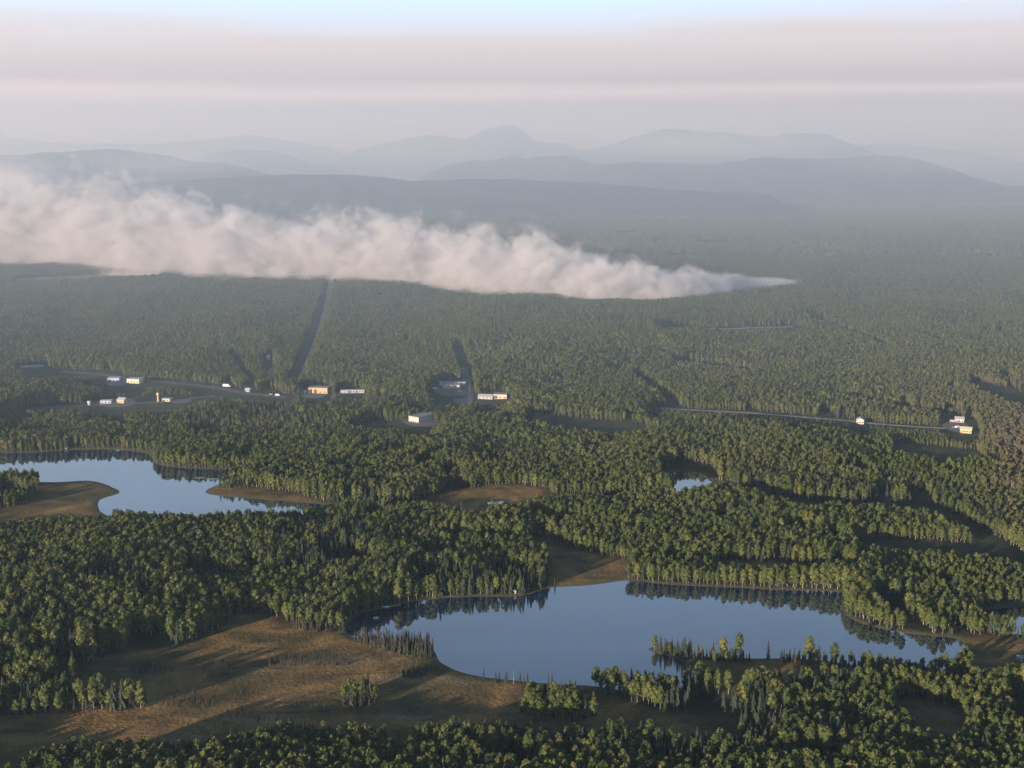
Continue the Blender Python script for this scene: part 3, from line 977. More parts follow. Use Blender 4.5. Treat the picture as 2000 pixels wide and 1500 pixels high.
# ------------------------------------------------------------------ roads, tracks and paved yards (sheets just above the ground)
M['asphalt'] = flat_mat('asphalt', (0.11, 0.11, 0.11), 0.9, 0.25, 0.05)
M['gravel'] = flat_mat('gravel_surface', (0.34, 0.31, 0.26), 0.95, 0.25, 0.05)
M['lotgrey'] = flat_mat('worn_paving', (0.14, 0.14, 0.14), 0.9, 0.3, 0.06)
def strip(name, pts, w, mat, lift=0.25):
    p = chaikin(pts, 2, False)
    q = [p[0]]
    for a_, b_2 in zip(p[:-1], p[1:]):
        n = max(1, int(math.hypot(b_2[0] - a_[0], b_2[1] - a_[1]) / 8))
        q += [(a_[0] + (b_2[0] - a_[0]) * i / n, a_[1] + (b_2[1] - a_[1]) * i / n) for i in range(1, n + 1)]
    q = np.array(q)
    tn = np.gradient(q, axis=0)
    tn /= np.linalg.norm(tn, axis=1, keepdims=True) + 1e-9
    nr_ = np.stack([-tn[:, 1], tn[:, 0]], 1)
    wob = 1 + 0.2 * (vnoise(q[:, 0], q[:, 1], 30, 7, 2) - .5)
    Lp, Rp = q + nr_ * (w / 2 * wob)[:, None], q - nr_ * (w / 2 * wob)[:, None]
    zz = np.maximum(hgt(q[:, 0], q[:, 1]), np.maximum(hgt(Lp[:, 0], Lp[:, 1]), hgt(Rp[:, 0], Rp[:, 1]))) + lift
    V = [(*a_, z) for a_, z in zip(Lp, zz)] + [(*a_, z) for a_, z in zip(Rp, zz)]
    n = len(q)
    F = [(n + i, n + i + 1, i + 1, i) for i in range(n - 1)]
    o = mesh_obj(name, V, F, mat)
    return tag(o, kind='structure')
def yard(name, poly, mat, lift=0.32):
    p = chaikin(gpts(poly), 1)
    z = max(float(hgt(x, y)) for x, y in p) + lift
    bm = bmesh.new()
    f = bm.faces.new([bm.verts.new((x, y, z)) for x, y in p])
    bmesh.ops.triangulate(bm, faces=[f])
    bm.normal_update()
    for f in bm.faces:
        if f.normal.z < 0: f.normal_flip()
    me = bpy.data.meshes.new(name); bm.to_mesh(me); bm.free(); me.materials.append(mat)
    o = bpy.data.objects.new(name, me); COL.objects.link(o)
    return tag(o, kind='structure')
strip('road', PATHS['highway'][0], 12, M['asphalt'])
strip('road', PATHS['frontage'][0], 8, M['asphalt'])
strip('road', PATHS['country'][0], 7, M['gravel'])
strip('road', gpts([(905,720),(912,745),(918,782),(914,800)]), 10, M['lotgrey'])
strip('track', PATHS['track'][0], 10, M['gravel'])
strip('track', gpts([(588,742),(607,700),(624,655),(636,610),(643,575),(648,548)]), 9, M['gravel'])  # access track set right of the cut's centre, pale to stand for sunlit ground
yard('parking_lot', [(846,768),(852,755),(902,752),(916,768),(905,776),(870,778)], M['lotgrey'])
yard('parking_lot', [(880,782),(908,778),(924,780),(922,797),(900,798)], M['lotgrey'], 0.4)
yard('parking_lot', [(585,762),(604,760),(640,772),(625,780),(588,778)], M['lotgrey'])
yard('parking_lot', [(208,741),(250,739),(252,751),(225,757),(205,752)], M['lotgrey'])
yard('parking_lot', [(190,784),(230,782),(265,780),(262,796),(196,798)], M['lotgrey'])
yard('parking_lot', [(330,783),(372,780),(376,788),(334,791)], M['lotgrey'])
yard('parking_lot', [(1836,831),(1880,824),(1896,840),(1888,850),(1850,846)], M['lotgrey'])
yard('parking_lot', [(776,822),(800,818),(845,820),(862,830),(850,838),(800,838)], M['lotgrey'], 0.4)
yard('sandbar', [(40,716),(87,714),(86,719),(40,721)], M['gravel'])
yard('sandbar', [(1630,490),(1655,487),(1680,486),(1660,491)], M['gravel'])

# ------------------------------------------------------------------ buildings
def paint(n, c, v=0.12): 
    M[n] = flat_mat(n, c, 0.7, v, 0.3)
for n, c in (('white_siding', (.48,.47,.45)), ('cream_siding', (.62,.52,.36)), ('orange_siding', (.62,.37,.20)), ('pink_siding', (.62,.42,.34)), ('tan_block', (.52,.44,.36)),
             ('grey_roofing', (.22,.22,.24)), ('white_roofing', (.40,.41,.43)), ('brown_roofing', (.16,.11,.08)), ('blue_panel', (.45,.52,.62)), ('dark_door', (.12,.09,.07)),
             ('dark_glass', (.03,.035,.045)), ('yellow_siding', (.62,.45,.20)), ('weathered_planks', (.36,.32,.27)), ('car_red', (.35,.05,.04)), ('car_white', (.78,.78,.78)),
             ('car_blue', (.12,.20,.34)), ('tyre_rubber', (.02,.02,.02)), ('galvanised', (.5,.5,.5)), ('hull_white', (.82,.82,.80)), ('creosote_pole', (.20,.15,.11))):
    paint(n, c)
def box_vf(x0, x1, y0, y1, z0, z1):
    V = [(x0,y0,z0),(x1,y0,z0),(x1,y1,z0),(x0,y1,z0),(x0,y0,z1),(x1,y0,z1),(x1,y1,z1),(x0,y1,z1)]
    F = [(3,2,1,0),(4,5,6,7),(0,1,5,4),(1,2,6,5),(2,3,7,6),(3,0,4,7)]
    return V, F
def box(name, parent, mat, x0, x1, y0, y1, z0, z1):
    V, F = box_vf(x0, x1, y0, y1, z0, z1)
    return mesh_obj(name, V, F, mat, parent)
def gable(name, parent, mat, w, dp, z0, rise, over=0.5, along='x'):
    a_, b_2 = (w / 2 + over, dp / 2 + over)
    t_ = 0.22
    if along == 'x':
        prof = [(-b_2, z0 - .1), (0, z0 + rise), (b_2, z0 - .1), (b_2, z0 - .1 + t_), (0, z0 + rise + t_), (-b_2, z0 - .1 + t_)]
        V = [(-a_, y, z) for y, z in prof] + [(a_, y, z) for y, z in prof]
    else:
        prof = [(-a_, z0 - .1), (0, z0 + rise), (a_, z0 - .1), (a_, z0 - .1 + t_), (0, z0 + rise + t_), (-a_, z0 - .1 + t_)]
        V = [(x, -b_2, z) for x, z in prof] + [(x, b_2, z) for x, z in prof]
    n = 6
    F = [(i, (i + 1) % n, (i + 1) % n + n, i + n) for i in range(n)]
    F += [(0, 1, 4, 5)[::-1], (1, 2, 3, 4)[::-1], (n, n + 1, n + 4, n + 5), (n + 1, n + 2, n + 3, n + 4)]
    o = mesh_obj(name, V, F, mat, parent)
    bm = bmesh.new(); bm.from_mesh(o.data); bmesh.ops.recalc_face_normals(bm, faces=bm.faces); bm.to_mesh(o.data); bm.free()
    return o
def building(name, label, cat, px, py, w, dp, h, wall, roof, rz=0, kind='flat', rise=2.0, along='x', doors=1, wins=3, big_door=False, group=None):
    x, y = ground(px, py)
    k = R(rz)
    # py is the foot of the front wall: step back half the depth
    cx_, cy_ = x + math.sin(-k) * -dp / 2 * -1 * 0, y + dp / 2 * math.cos(k)
    z = float(hgt(cx_, cy_))
    e = empty(name, (cx_, cy_, z + .1), k)
    tag(e, label, cat, group)
    V, F = box_vf(-w / 2, w / 2, -dp / 2, dp / 2, -0.6, h)
    if kind == 'gable':
        if along == 'x':
            V += [(-w / 2, 0, h + rise), (w / 2, 0, h + rise)]
            F = [f for f in F if f != (4,5,6,7)] + [(4, 7, 8)[::-1], (5, 6, 9)]
        else:
            V += [(0, -dp / 2, h + rise), (0, dp / 2, h + rise)]
            F = [f for f in F if f != (4,5,6,7)] + [(4, 5, 8), (6, 7, 9)]
    mesh_obj('wall', V, F, M[wall], e)
    if kind == 'gable':
        gable('roof', e, M[roof], w, dp, h, rise, 0.5, along)
    else:
        box('roof', e, M[roof], -w / 2 - .3, w / 2 + .3, -dp / 2 - .3, dp / 2 + .3, h + .003, h + .45)
    slots = doors + wins
    for i in range(slots):
        cx2 = -w / 2 + w * (i + .5) / slots
        if i < doors:
            ww, hh_ = (min(3.6, w / slots * .8), h * .75) if big_door else (1.1, 2.1)
            box('door', e, M['dark_door'], cx2 - ww / 2, cx2 + ww / 2, -dp / 2 - .06, -dp / 2 + .02, 0, hh_)
        else:
            ww = min(1.8, w / slots * .6)
            zz = min(h * .35, 1.0)
            f = box('window', e, M['white_siding'], cx2 - ww / 2 - .08, cx2 + ww / 2 + .08, -dp / 2 - .07, -dp / 2 + .02, zz, zz + min(1.3, h * .4) + .1)
            box('pane', f, M['dark_glass'], cx2 - ww / 2, cx2 + ww / 2, -dp / 2 - .10, -dp / 2 - .03, zz + .06, zz + min(1.3, h * .4))
    return e
building('community_hall', 'tan flat-roofed hall with a sunlit side beside the small green lawn', 'hall', 823, 830, 14, 26, 7, 'tan_block', 'grey_roofing', -38, doors=1, wins=4)
building('roadside_store', 'pinkish store with grey roof on the paved lot by the crossroad', 'store', 883, 763, 20, 14, 5.5, 'pink_siding', 'grey_roofing', -8, 'flat', doors=1, wins=5)
building('shed', 'low grey-roofed shed behind the pinkish store', 'shed', 884, 756, 32, 8, 4.2, 'blue_panel', 'grey_roofing', -4, doors=1, wins=2)
building('house', 'white house with a small gable just right of the crossroad', 'house', 949, 781, 17, 9, 2.8, 'white_siding', 'white_roofing', -10, 'gable', 2.2, 'x', group=None)
building('warehouse', 'cream warehouse right of the white gabled house', 'warehouse', 978, 781, 15, 12, 5.0, 'cream_siding', 'grey_roofing', -6, doors=1, wins=2, big_door=True)
building('barn', 'tall orange barn with a dark doorway on the grey yard', 'barn', 622, 770, 23, 14, 6.6, 'orange_siding', 'grey_roofing', -6, doors=2, wins=2, big_door=True)
building('longhouse', 'long low white building right of the orange barn', 'building', 688, 769, 28, 7, 3.2, 'white_siding', 'white_roofing', 5, doors=2, wins=6)
building('depot', 'grey-blue depot with pale roof on the yard by the upper road', 'depot', 221, 747, 14, 12, 4.2, 'blue_panel', 'white_roofing', 4, doors=1, wins=2, big_door=True)
building('depot', 'peach-coloured depot right of the upper road yard', 'depot', 262, 750, 17, 12, 5.0, 'cream_siding', 'white_roofing', -14, doors=1, wins=3)
building('shelter', 'long shelter with white roof beside the lower road', 'shelter', 206, 790, 12, 8, 3.2, 'blue_panel', 'white_roofing', 4, doors=1, wins=2)
building('house', 'yellow house with white gable roof beside the lower road', 'house', 238, 789, 10, 8, 3.4, 'yellow_siding', 'white_roofing', -24, 'gable', 2.4, 'x')
building('garage', 'cream garage beside the thin tower by the lower road', 'garage', 325, 786, 9, 7, 3.0, 'cream_siding', 'white_roofing', -10, doors=1, wins=1, big_door=True)
building('kiosk', 'narrow white kiosk at the left end of the lower road', 'kiosk', 174, 793, 3.0, 3.0, 4.2, 'white_siding', 'white_roofing', -20, doors=1, wins=1)
building('cottage', 'small white cottage where the upper road ends', 'cottage', 484, 767, 5.5, 5, 2.6, 'white_siding', 'white_roofing', -15, 'gable', 1.8, 'x', wins=2)
building('house', 'cream gabled house beside the country road on the right', 'house', 1682, 831, 7.5, 9, 4.2, 'cream_siding', 'white_roofing', -16, 'gable', 2.0, 'y', wins=2)
building('house', 'white house behind the yard at the end of the country road', 'house', 1876, 829, 9, 8, 3.6, 'cream_siding', 'white_roofing', -20, 'gable', 2.0, 'x', wins=2)
building('house', 'bright yellow house in front of the yard at the right edge', 'house', 1889, 849, 11, 8, 3.6, 'yellow_siding', 'cream_siding', -24, 'gable', 2.2, 'x', wins=3)
building('trailer_home', 'small pale trailer home left of the white house at the yard', 'trailer', 1864, 829, 8, 3.2, 2.6, 'pink_siding', 'white_roofing', -6, wins=2)
building('cabin', 'small white-roofed cabin among the birches on the far lake shore', 'cabin', 960, 1158, 3.4, 4, 2.0, 'white_siding', 'white_roofing', -20, 'gable', 1.6, 'x', wins=2)
building('boathouse', 'tiny white boathouse at the foot of the far shore birches', 'boathouse', 1006, 1161, 1.5, 2.0, 1.4, 'white_siding', 'white_roofing', -10, 'gable', 0.8, 'y', wins=1)
building('cabin', 'tiny white cabin on the far bank of the left lake', 'cabin', 129, 878, 2.4, 2.4, 1.5, 'white_siding', 'white_roofing', -15, 'gable', 1.0, 'x', wins=1)
building('hut', 'small white hut on the brown bog at the right edge', 'hut', 1993, 1294, 2.6, 2.4, 1.9, 'white_siding', 'white_roofing', -15, 'gable', 0.8, 'x', wins=1)
building('hut', 'lone white hut in the woods left of the power line cut', 'hut', 524, 707, 4.0, 4, 6.5, 'white_siding', 'white_roofing', -15, wins=1)

# tower, poles
def lathe(name, parent, mat, prof, n=10, loc=(0, 0, 0)):
    V, F = [], []
    for r, z in prof:
        for i in range(n):
            V.append((math.cos(2 * math.pi * i / n) * r + loc[0], math.sin(2 * math.pi * i / n) * r + loc[1], z + loc[2]))
    for k in range(len(prof) - 1):
        for i in range(n):
            F.append((k * n + i, k * n + (i + 1) % n, (k + 1) * n + (i + 1) % n, (k + 1) * n + i))
    F.append(tuple(range(n))[::-1]); F.append(tuple(range((len(prof) - 1) * n, len(prof) * n)))
    return mesh_obj(name, V, F, mat, parent, smooth=False)
def at_px(name, px, py, rz=0.0, z=None):
    x, y = ground(px, py)
    return empty(name, (x, y, float(hgt(x, y)) if z is None else z), R(rz))
e = tag(at_px('water_tower', 309, 786), 'thin yellowish tower beside the cream garage', 'tower')
lathe('shaft', e, M['yellow_siding'], [(1.1, -.5), (.9, 7.5)]); lathe('tank', e, M['cream_siding'], [(.9, 7.4), (1.7, 8), (1.7, 10), (.2, 10.8)])
def pole(px, py, h, label):
    e = tag(at_px('utility_pole', px, py, 20), label, 'utility pole', 'utility poles by the roads')
    lathe('shaft', e, M['creosote_pole'], [(.22, -.5), (.14, h)], 7)
    box('crossarm', e, M['creosote_pole'], -1.3, 1.3, .16, .30, h - 1.0, h - .8)
    for q in (-1.1, 0.0, 1.1):
        lathe('insulator', e, M['galvanised'], [(.07, h - .8), (.09, h - .62), (.04, h - .5)], 6, (q, .23, 0))
for px, py, h, lab in ((242, 745, 13, 'tall utility pole on the yard between the two depots'), (234, 786, 11, 'utility pole behind the yellow house by the lower road'),
                       (1668, 829, 10, 'utility pole left of the cream gabled house'), (1726, 835, 10, 'utility pole right of the cream gabled house by the road'),
                       (626, 770, 12, 'utility pole behind the orange barn'), (917, 772, 12, 'utility pole at the crossroad beside the paved lot'),
                       (416, 760, 10, 'utility pole at the bend of the upper road')):
    pole(px, py, h, lab)

# vehicles
def vehicle(px, py, rz, paintm, label, kind='car'):
    L, wd, hb, hc = {'car': (4.6, 1.8, .85, 1.45), 'van': (5.6, 2.0, 1.1, 2.3), 'truck': (9.5, 2.5, 1.3, 3.2)}[kind]
    e = tag(at_px('parked_' + kind, px, py, rz), label, kind)
    e.location.z += .45
    prof = [(-L/2, .35), (L/2, .35), (L/2, hb - .1), (L/2 - .15, hb), (-L/2 + .1, hb), (-L/2, hb - .15)]
    V = [(x, -wd/2, z) for x, z in prof] + [(x, wd/2, z) for x, z in prof]
    n = len(prof)
    F = [(i, (i+1) % n, (i+1) % n + n, i + n)[::-1] for i in range(n)] + [tuple(range(n)), tuple(range(n, 2*n))[::-1]]
    mesh_obj('body', V, F, M[paintm], e)
    if kind == 'car': pr = [(-L*.38, hb), (L*.22, hb), (L*.08, hc), (-L*.28, hc)]
    elif kind == 'van': pr = [(-L*.49, hb), (L*.40, hb), (L*.28, hc), (-L*.48, hc)]
    else: pr = [(-L*.49, hb), (L*.28, hb), (L*.28, hc), (-L*.49, hc)]
    V = [(x, -wd*.44, z + .003) for x, z in pr] + [(x, wd*.44, z + .003) for x, z in pr]
    F = [(i, (i+1) % 4, (i+1) % 4 + 4, i + 4)[::-1] for i in range(4)] + [(0, 1, 2, 3), (7, 6, 5, 4)]
    mesh_obj('cabin' if kind == 'car' else 'cargo_body', V, F, M['dark_glass'] if kind == 'car' else M[paintm], e)
    if kind == 'car': box('roof', e, M[paintm], -L*.27, L*.07, -wd*.42, wd*.42, hc + .005, hc + .05)
    else: box('windscreen', e, M['dark_glass'], L*.30, L*.44, -wd*.4, wd*.4, hb + .01, hb + .6)
    for sx_ in (-.31, .31):
        for sy_ in (-1, 1):
            V, F = [], []
            for q in (0, 1):
                for i in range(10):
                    V.append((sx_ * L + math.cos(i * .628) * .34, sy_ * (wd/2 - .16 + q * .2), .34 + math.sin(i * .628) * .34))
            F = [(i, (i+1) % 10, (i+1) % 10 + 10, i + 10) for i in range(10)] + [tuple(range(10)), tuple(range(10, 20))]
            mesh_obj('wheel', V, F, M['tyre_rubber'], e)
vehicle(850, 763, 10, 'car_white', 'white van at the left end of the paved crossroad lot', 'van')
vehicle(599, 769, 75, 'blue_panel', 'pale blue truck parked left of the orange barn', 'truck')
vehicle(443, 757, -8, 'car_white', 'white box truck on the upper road near its end', 'truck')
vehicle(529, 773, 20, 'car_white', 'white car in the small clearing left of the barn yard', 'car')
vehicle(522, 776, -20, 'car_red', 'dark red car beside the white car left of the barn yard', 'car')
vehicle(542, 775, 5, 'car_white', 'white van in the small clearing left of the barn yard', 'van')
vehicle(899, 768, 40, 'cream_siding', 'cream van at the right end of the paved crossroad lot', 'van')
vehicle(1863, 839, 0, 'car_white', 'white car on the yard at the end of the country road', 'car')
vehicle(1870, 839, 30, 'car_white', 'white van on the yard at the end of the country road', 'van')
vehicle(1838, 829, 10, 'car_blue', 'blue car on the left side of the end yard', 'car')
vehicle(905, 789, 60, 'car_blue', 'blue car on the shaded lot below the crossroad', 'car')
vehicle(216, 753, 10, 'car_white', 'white car in front of the grey-blue depot', 'car')

# ------------------------------------------------------------------ the shore of the main lake: docks, boats, post, raft
def plank_dock(p0, p1, w, label, cat, planks, group=None):
    x0, y0 = ground(*p0); x1, y1 = ground(*p1)
    L = math.hypot(x1 - x0, y1 - y0)
    e = tag(empty('wooden_dock', (x0, y0, 0), math.atan2(y1 - y0, x1 - x0)), label, cat, group)
    mesh = None
    for i in range(planks):
        a_ = L * i / planks
        if mesh is None:
            o = box('plank', e, M['weathered_planks'], 0, L / planks * .9, -w / 2, w / 2, .42, .48); mesh = o.data
        else:
            o = bpy.data.objects.new('plank', mesh); COL.objects.link(o); o.parent = e
        o.location = (a_, 0, rnd.uniform(-.01, .01))
    for q in (-1, 1):
        box('stringer', e, M['weathered_planks'], 0, L, q * w * .38 - .05, q * w * .38 + .05, .25, .415)
        for a_ in (0.1, L / 2, L - .1):
            lathe('post', e, M['creosote_pole'], [(.09, -1.5), (.09, .75)], 6, (a_, q * (w / 2 + .1), 0))
plank_dock((684, 1190), (706, 1190), 1.9, 'wide grey dock along the shaded bank at the left end of the lake', 'dock', 14)
plank_dock((688, 1193), (698, 1198), 0.9, 'left finger pier below the wide grey dock', 'dock', 8)
plank_dock((701, 1190), (711, 1195), 0.9, 'right finger pier below the wide grey dock', 'dock', 8)
plank_dock((757, 1185.5), (782, 1182), 0.9, 'long thin pier along the far bank with a boat at its tip', 'dock', 16)
def boat(px, py, rz, L, label, group='small white boats at the docks'):
    e = tag(at_px('rowing_boat', px, py, rz, 0.0), label, 'boat', group)
    st = [(-.5, .34), (-.2, .42), (.15, .40), (.38, .24), (.5, .02)]
    V, F = [], []
    for s_, b_2 in st:
        b_2 *= L * .42; x = s_ * L
        sheer = .5 + .18 * max(0, s_) * 2
        V += [(x, -b_2, sheer), (x, -b_2 * .7, .0), (x, 0, -.12 + .1 * max(0, s_)), (x, b_2 * .7, .0), (x, b_2, sheer), (x, b_2 * .8, sheer - .03), (x, b_2 * .5, .12), (x, -b_2 * .5, .12), (x, -b_2 * .8, sheer - .03)]
    n = 9
    for k in range(len(st) - 1):
        for i in range(n):
            F.append((k * n + i, k * n + (i + 1) % n, (k + 1) * n + (i + 1) % n, (k + 1) * n + i))
    F.append(tuple(range(n))); F.append(tuple(range((len(st) - 1) * n, len(st) * n))[::-1])
    o = mesh_obj('hull', V, F, M['hull_white'], e)
    bm = bmesh.new(); bm.from_mesh(o.data); bmesh.ops.recalc_face_normals(bm, faces=bm.faces); bm.to_mesh(o.data); bm.free()
    for q in (-.28, .05):
        box('thwart', e, M['weathered_planks'], q * L - .12, q * L + .12, -L * .13, L * .13, .36, .40)
    box('outboard_motor', e, M['dark_glass'], -.5 * L - .28, -.5 * L, -.13, .13, -.1, .85)
boat(701, 1185.5, 20, 3.6, 'white boat at the upper edge of the wide grey dock')
boat(711, 1187.5, -10, 4.0, 'white boat off the right end of the wide grey dock')
boat(753, 1186, 8, 4.4, 'white boat at the tip of the long thin pier')
e = tag(at_px('swim_raft', 734, 1207, 8, 0.0), 'white swimming raft floating off the docks in dark reflections', 'raft')
V, F = box_vf(-1.6, 1.6, -1.2, 1.2, .18, .42); mesh_obj('deck', V, F, M['hull_white'], e)
for q in (-.8, .8): box('float', e, M['galvanised'], -1.5, 1.5, q - .25, q + .25, -.15, .177)
for q in (-.25, .25): box('ladder_rail', e, M['galvanised'], 1.62, 1.68, q - .03, q + .03, -.4, 1.0)
e = tag(at_px('marker_post', 674, 1238, 0), 'tall white post at the left tip of the main lake', 'post')
lathe('shaft', e, M['hull_white'], [(.12, -.8), (.10, 3.6)], 8); lathe('cap', e, M['hull_white'], [(.14, 3.6), (.04, 3.8)], 8)
# floating mats on the left lake
for px, py, rx, ry, lab in ((262, 905, 2.6, 1.6, 'brown floating mat in the open water of the left lake'), (390, 933, 4.2, 1.8, 'left pale lily mat in the dark reflection of the left lake'),
                            (415, 935, 4.8, 1.6, 'right pale lily mat in the dark reflection of the left lake')):
    x, y = ground(px, py)
    V = [(0, 0, .1)]; n = 18
    for i in range(n):
        k = rnd.uniform(.8, 1.15); a_ = 2 * math.pi * i / n
        V.append((math.cos(a_) * rx * k, math.sin(a_) * ry * k, .06)); 
    for i in range(n): V.append((V[1 + i][0] * 1.02, V[1 + i][1] * 1.02, -.1))
    F = [(0, 1 + i, 1 + (i + 1) % n) for i in range(n)] + [(1 + i, 1 + n + i, 1 + n + (i + 1) % n, 1 + (i + 1) % n) for i in range(n)]
    o = mesh_obj('floating_mat', V, F, M['weathered_planks'], None, False, (x, y, 0))
    tag(o, lab, 'mat', 'floating mats on the left lake')

# ------------------------------------------------------------------ smoke of the wildfire
ST = [(1562,561,549,50),(1500,571,539,100),(1450,578,534,140),(1350,592,524,190),(1230,598,506,240),(1100,594,480,280),(900,580,450,330),(700,564,430,370),(500,557,416,410),(300,548,392,450),(160,538,366,480),(60,531,358,500),(-100,524,335,530),(-400,518,315,600)]
sx, sy, sz_, sw = [], [], [], []
for px, pb, ptop, wdt in ST:
    x, y = ground(px, pb)
    dx, dy, dz = ray(px, ptop)
    ym = y + wdt * .35
    z = CAM_H + dz * ym / dy
    sx.append(x); sy.append(y); sz_.append(max(z, 12)); sw.append(wdt)
sx, sy, sz_, sw = [np.array(v)[::-1] for v in (sx, sy, sz_, sw)]
U0, U1 = sx[0], sx[-1] + 15
YB0, YB1 = sy.min() - 60, (sy + sw).max() + 60
ZB = sz_.max() * 1.25
m, t, out = mat_new('wildfire_smoke')
def tm(op, a, b=None, clamp=False):
    n = N(t, 'ShaderNodeMath', operation=op, use_clamp=clamp)
    for i, v in enumerate((a, b)):
        if v is None: continue
        if isinstance(v, (int, float)): n.inputs[i].default_value = float(v)
        else: t.links.new(v, n.inputs[i])
    return n.outputs[0]
geo = N(t, 'ShaderNodeNewGeometry')
sp_ = N(t, 'ShaderNodeSeparateXYZ'); t.links.new(geo.outputs['Position'], sp_.inputs[0])
X_, Y_, Z_ = sp_.outputs
u = tm('DIVIDE', tm('SUBTRACT', X_, float(U0)), float(U1 - U0), True)
def curve(vals, vmax):
    c = N(t, 'ShaderNodeFloatCurve')
    cu = c.mapping.curves[0]
    us = (sx - U0) / (U1 - U0)
    while len(cu.points) > 2: cu.points.remove(cu.points[1])
    cu.points[0].location = (0, vals[0] / vmax)
    cu.points[1].location = (1, vals[-1] / vmax)
    for uu, v in list(zip(us, vals))[1:-1]:
        cu.points.new(float(uu), float(v / vmax))
    c.mapping.update()
    t.links.new(u, c.inputs['Value'])
    return tm('MULTIPLY', c.outputs[0], float(vmax))
topc = curve(sz_, sz_.max() * 1.05)
yfc = tm('ADD', curve(sy - sy.min() + 10, (sy - sy.min()).max() + 30), float(sy.min() - 10))
wdc = curve(sw, sw.max() * 1.05)
# billows: noise that drifts with the wind, finer near the fire
mpn = N(t, 'ShaderNodeMapping'); mpn.inputs['Scale'].default_value = (0.8, 1, 1.0)
mpn.inputs['Rotation'].default_value = (0, R(-25), 0)
t.links.new(geo.outputs['Position'], mpn.inputs[0])
nA = tnoise(t, 0.0105, 2.0, mpn.outputs[0], 0.4)
nB = tnoise(t, 0.036, 6.0, mpn.outputs[0], 0.7)
v_ = tm('DIVIDE', tm('SUBTRACT', Y_, yfc), wdc)
w_ = tm('DIVIDE', Z_, topc)
vv = tm('SUBTRACT', tm('MULTIPLY', v_, 2.0), 1.0)
e_ = tm('SUBTRACT', 1.0, tm('ADD', tm('MULTIPLY', vv, vv), tm('MULTIPLY', w_, w_)))
nn = tm('ADD', tm('MULTIPLY', tm('SUBTRACT', nA, 0.5), 2.6), tm('MULTIPLY', tm('SUBTRACT', nB, 0.5), 2.9))
# the billows break up the top; the foot of the plume is even
hw = tm('MULTIPLY', tm('ADD', 0.5, tm('MULTIPLY', w_, 0.62)), tm('ADD', 0.15, tm('MULTIPLY', tm('SUBTRACT', 1.0, u), 4.0), True))
e_ = tm('ADD', e_, tm('MULTIPLY', nn, hw))
dn = tm('MULTIPLY', tm('SUBTRACT', e_, 0.03), 1.55, True)
dn = tm('MULTIPLY', tm('POWER', dn, 2.0), tm('ADD', 0.020, tm('MULTIPLY', tm('POWER', u, 4.0), 0.06)))
vol = N(t, 'ShaderNodeVolumePrincipled')
vol.inputs['Color'].default_value = (0.997, 0.985, 0.99, 1)
vol.inputs['Anisotropy'].default_value = 0.0
t.links.new(dn, vol.inputs['Density'])
t.links.new(vol.outputs[0], out.inputs['Volume'])
try:
    m.cycles.volume_step_rate = 0.05
except Exception:
    pass
# hull of the plume: a tapering tunnel of rings round the stations
V, F = [], []
nring = 14
for x, y, z, w in zip(sx, sy, sz_, sw):
    for j in range(nring):
        a = math.pi * j / (nring - 1)
        V.append((x, y + w / 2 - math.cos(a) * (w / 2 + 45), 0.5 + math.sin(a) * (z * 1.5 + 12)))
V += [(U1 + 10, V[-nring][1] * .5 + V[-1][1] * .5, 0.5)]
for i in range(len(sx) - 1):
    for j in range(nring):
        a, b = i * nring + j, i * nring + (j + 1) % nring
        F.append((a, b, b + nring, a + nring))
L = (len(sx) - 1) * nring
for j in range(nring):
    F.append((L + j, L + (j + 1) % nring, len(V) - 1))
F.append(tuple(range(nring))[::-1])
o = mesh_obj('smoke', V, F, m)
bm = bmesh.new(); bm.from_mesh(o.data); bmesh.ops.recalc_face_normals(bm, faces=bm.faces); bm.to_mesh(o.data); bm.free()
tag(o, 'long pale plume of wildfire smoke drifting low over the forest', 'smoke', None, 'stuff')

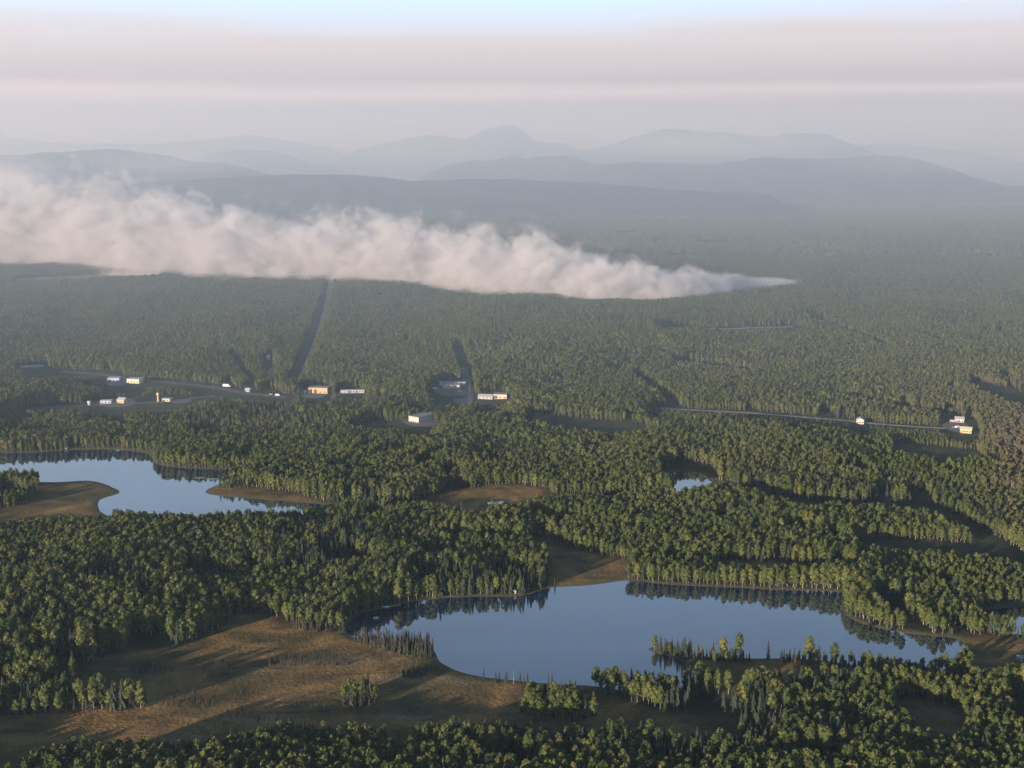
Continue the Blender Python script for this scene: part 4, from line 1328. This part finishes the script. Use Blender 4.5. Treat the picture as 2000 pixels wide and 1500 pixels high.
def smoke_bank(px, py, dist, wpx, hpx, dep, dens, seed):
    dx, dy, dz = ray(px, py)
    k = dist / dy
    c_ = (dx * k, dist, CAM_H + dz * k)
    hw_, hh_ = wpx / FPX * dist / 2, hpx / FPX * dist / 2
    bm = bmesh.new()
    bmesh.ops.create_icosphere(bm, subdivisions=3, radius=1.0)
    for v in bm.verts: v.co = Vector((v.co.x * hw_, v.co.y * dep, v.co.z * hh_))
    me = bpy.data.meshes.new('smoke_bank'); bm.to_mesh(me); bm.free()
    m, t, out = mat_new('drifting_smoke')
    tcn = N(t, 'ShaderNodeTexCoord')
    mpp = N(t, 'ShaderNodeMapping'); mpp.inputs['Scale'].default_value = (1 / hw_, 1 / dep, 1 / hh_)
    t.links.new(tcn.outputs['Object'], mpp.inputs[0])
    ln = N(t, 'ShaderNodeVectorMath', operation='LENGTH'); t.links.new(mpp.outputs[0], ln.inputs[0])
    mp2 = N(t, 'ShaderNodeMapping'); mp2.inputs['Scale'].default_value = (1.8 / hh_ * .5, 1.0 / hh_ * .5, 1.8 / hh_); mp2.inputs['Location'].default_value = (seed, seed, 0)
    t.links.new(tcn.outputs['Object'], mp2.inputs[0])
    nn_ = tnoise(t, 1.0, 4.0, mp2.outputs[0], 0.5)
    def mm(op, a, b=None, cl=False):
        n = N(t, 'ShaderNodeMath', operation=op, use_clamp=cl)
        for i, v in enumerate((a, b)):
            if v is None: continue
            if isinstance(v, (int, float)): n.inputs[i].default_value = float(v)
            else: t.links.new(v, n.inputs[i])
        return n.outputs[0]
    f = mm('SUBTRACT', 1.0, ln.outputs['Value'], True)
    f = mm('MULTIPLY', mm('POWER', f, 1.3), mm('MULTIPLY', mm('SUBTRACT', nn_, 0.32), 3.2, True))
    vol = N(t, 'ShaderNodeVolumePrincipled')
    vol.inputs['Color'].default_value = (0.98, 0.96, 0.97, 1)
    t.links.new(mm('MULTIPLY', f, dens), vol.inputs['Density'])
    t.links.new(vol.outputs[0], out.inputs['Volume'])
    try: m.cycles.volume_step_rate = 0.6
    except Exception: pass
    me.materials.append(m)
    o = bpy.data.objects.new('smoke_bank', me); COL.objects.link(o); o.location = c_
    tag(o, kind='stuff')
smoke_bank(30, 352, 3150, 210, 130, 130, 9e-3, 33)
smoke_bank(1380, 287, 10400, 720, 72, 900, 1.9e-3, 3)
smoke_bank(820, 300, 10900, 560, 90, 800, 1.1e-3, 8)
smoke_bank(330, 318, 7500, 520, 70, 450, 2.0e-3, 14)
smoke_bank(1800, 318, 7600, 500, 60, 600, 1.0e-3, 21)
# ------------------------------------------------------------------ haze: the smoky air over the whole country
m, t, out = mat_new('smoky_air')
vol = N(t, 'ShaderNodeVolumePrincipled')
vol.inputs['Color'].default_value = (0.68, 0.84, 1.0, 1)
vol.inputs['Density'].default_value = 0.5e-4
vol.inputs['Anisotropy'].default_value = 0.25
vol.inputs['Absorption Color'].default_value = (1, 1, 1, 1)
t.links.new(vol.outputs[0], out.inputs['Volume'])
B, z0, z1 = RAD + 1000.0, -60.0, 740.0
V = [(-B, -B, z0), (B, -B, z0), (B, B, z0), (-B, B, z0), (-B, -B, z1), (B, -B, z1), (B, B, z1), (-B, B, z1)]
F = [(3, 2, 1, 0), (4, 5, 6, 7), (0, 1, 5, 4), (1, 2, 6, 5), (2, 3, 7, 6), (3, 0, 4, 7)]
o = mesh_obj('haze', V, F, m)
tag(o, kind='stuff')

# wildfire smoke that lies low over the country beyond the settlement
m, t, out = mat_new('low_smoke')
vol = N(t, 'ShaderNodeVolumePrincipled')
vol.inputs['Color'].default_value = (0.72, 0.86, 1.0, 1)
vol.inputs['Density'].default_value = 1.85e-4
vol.inputs['Anisotropy'].default_value = 0.25
vol.inputs['Absorption Color'].default_value = (1, 1, 1, 1)
t.links.new(vol.outputs[0], out.inputs['Volume'])
B2, y0, y1 = RAD + 600.0, 1150.0, RAD + 600.0
V = [(-B2, y0, -55), (B2, y0, -55), (B2, y1, -55), (-B2, y1, -55), (-B2, y0, 560), (B2, y0, 560), (B2, y1, 560), (-B2, y1, 560)]
o = mesh_obj('smoke_layer', V, F, m)
tag(o, kind='stuff')
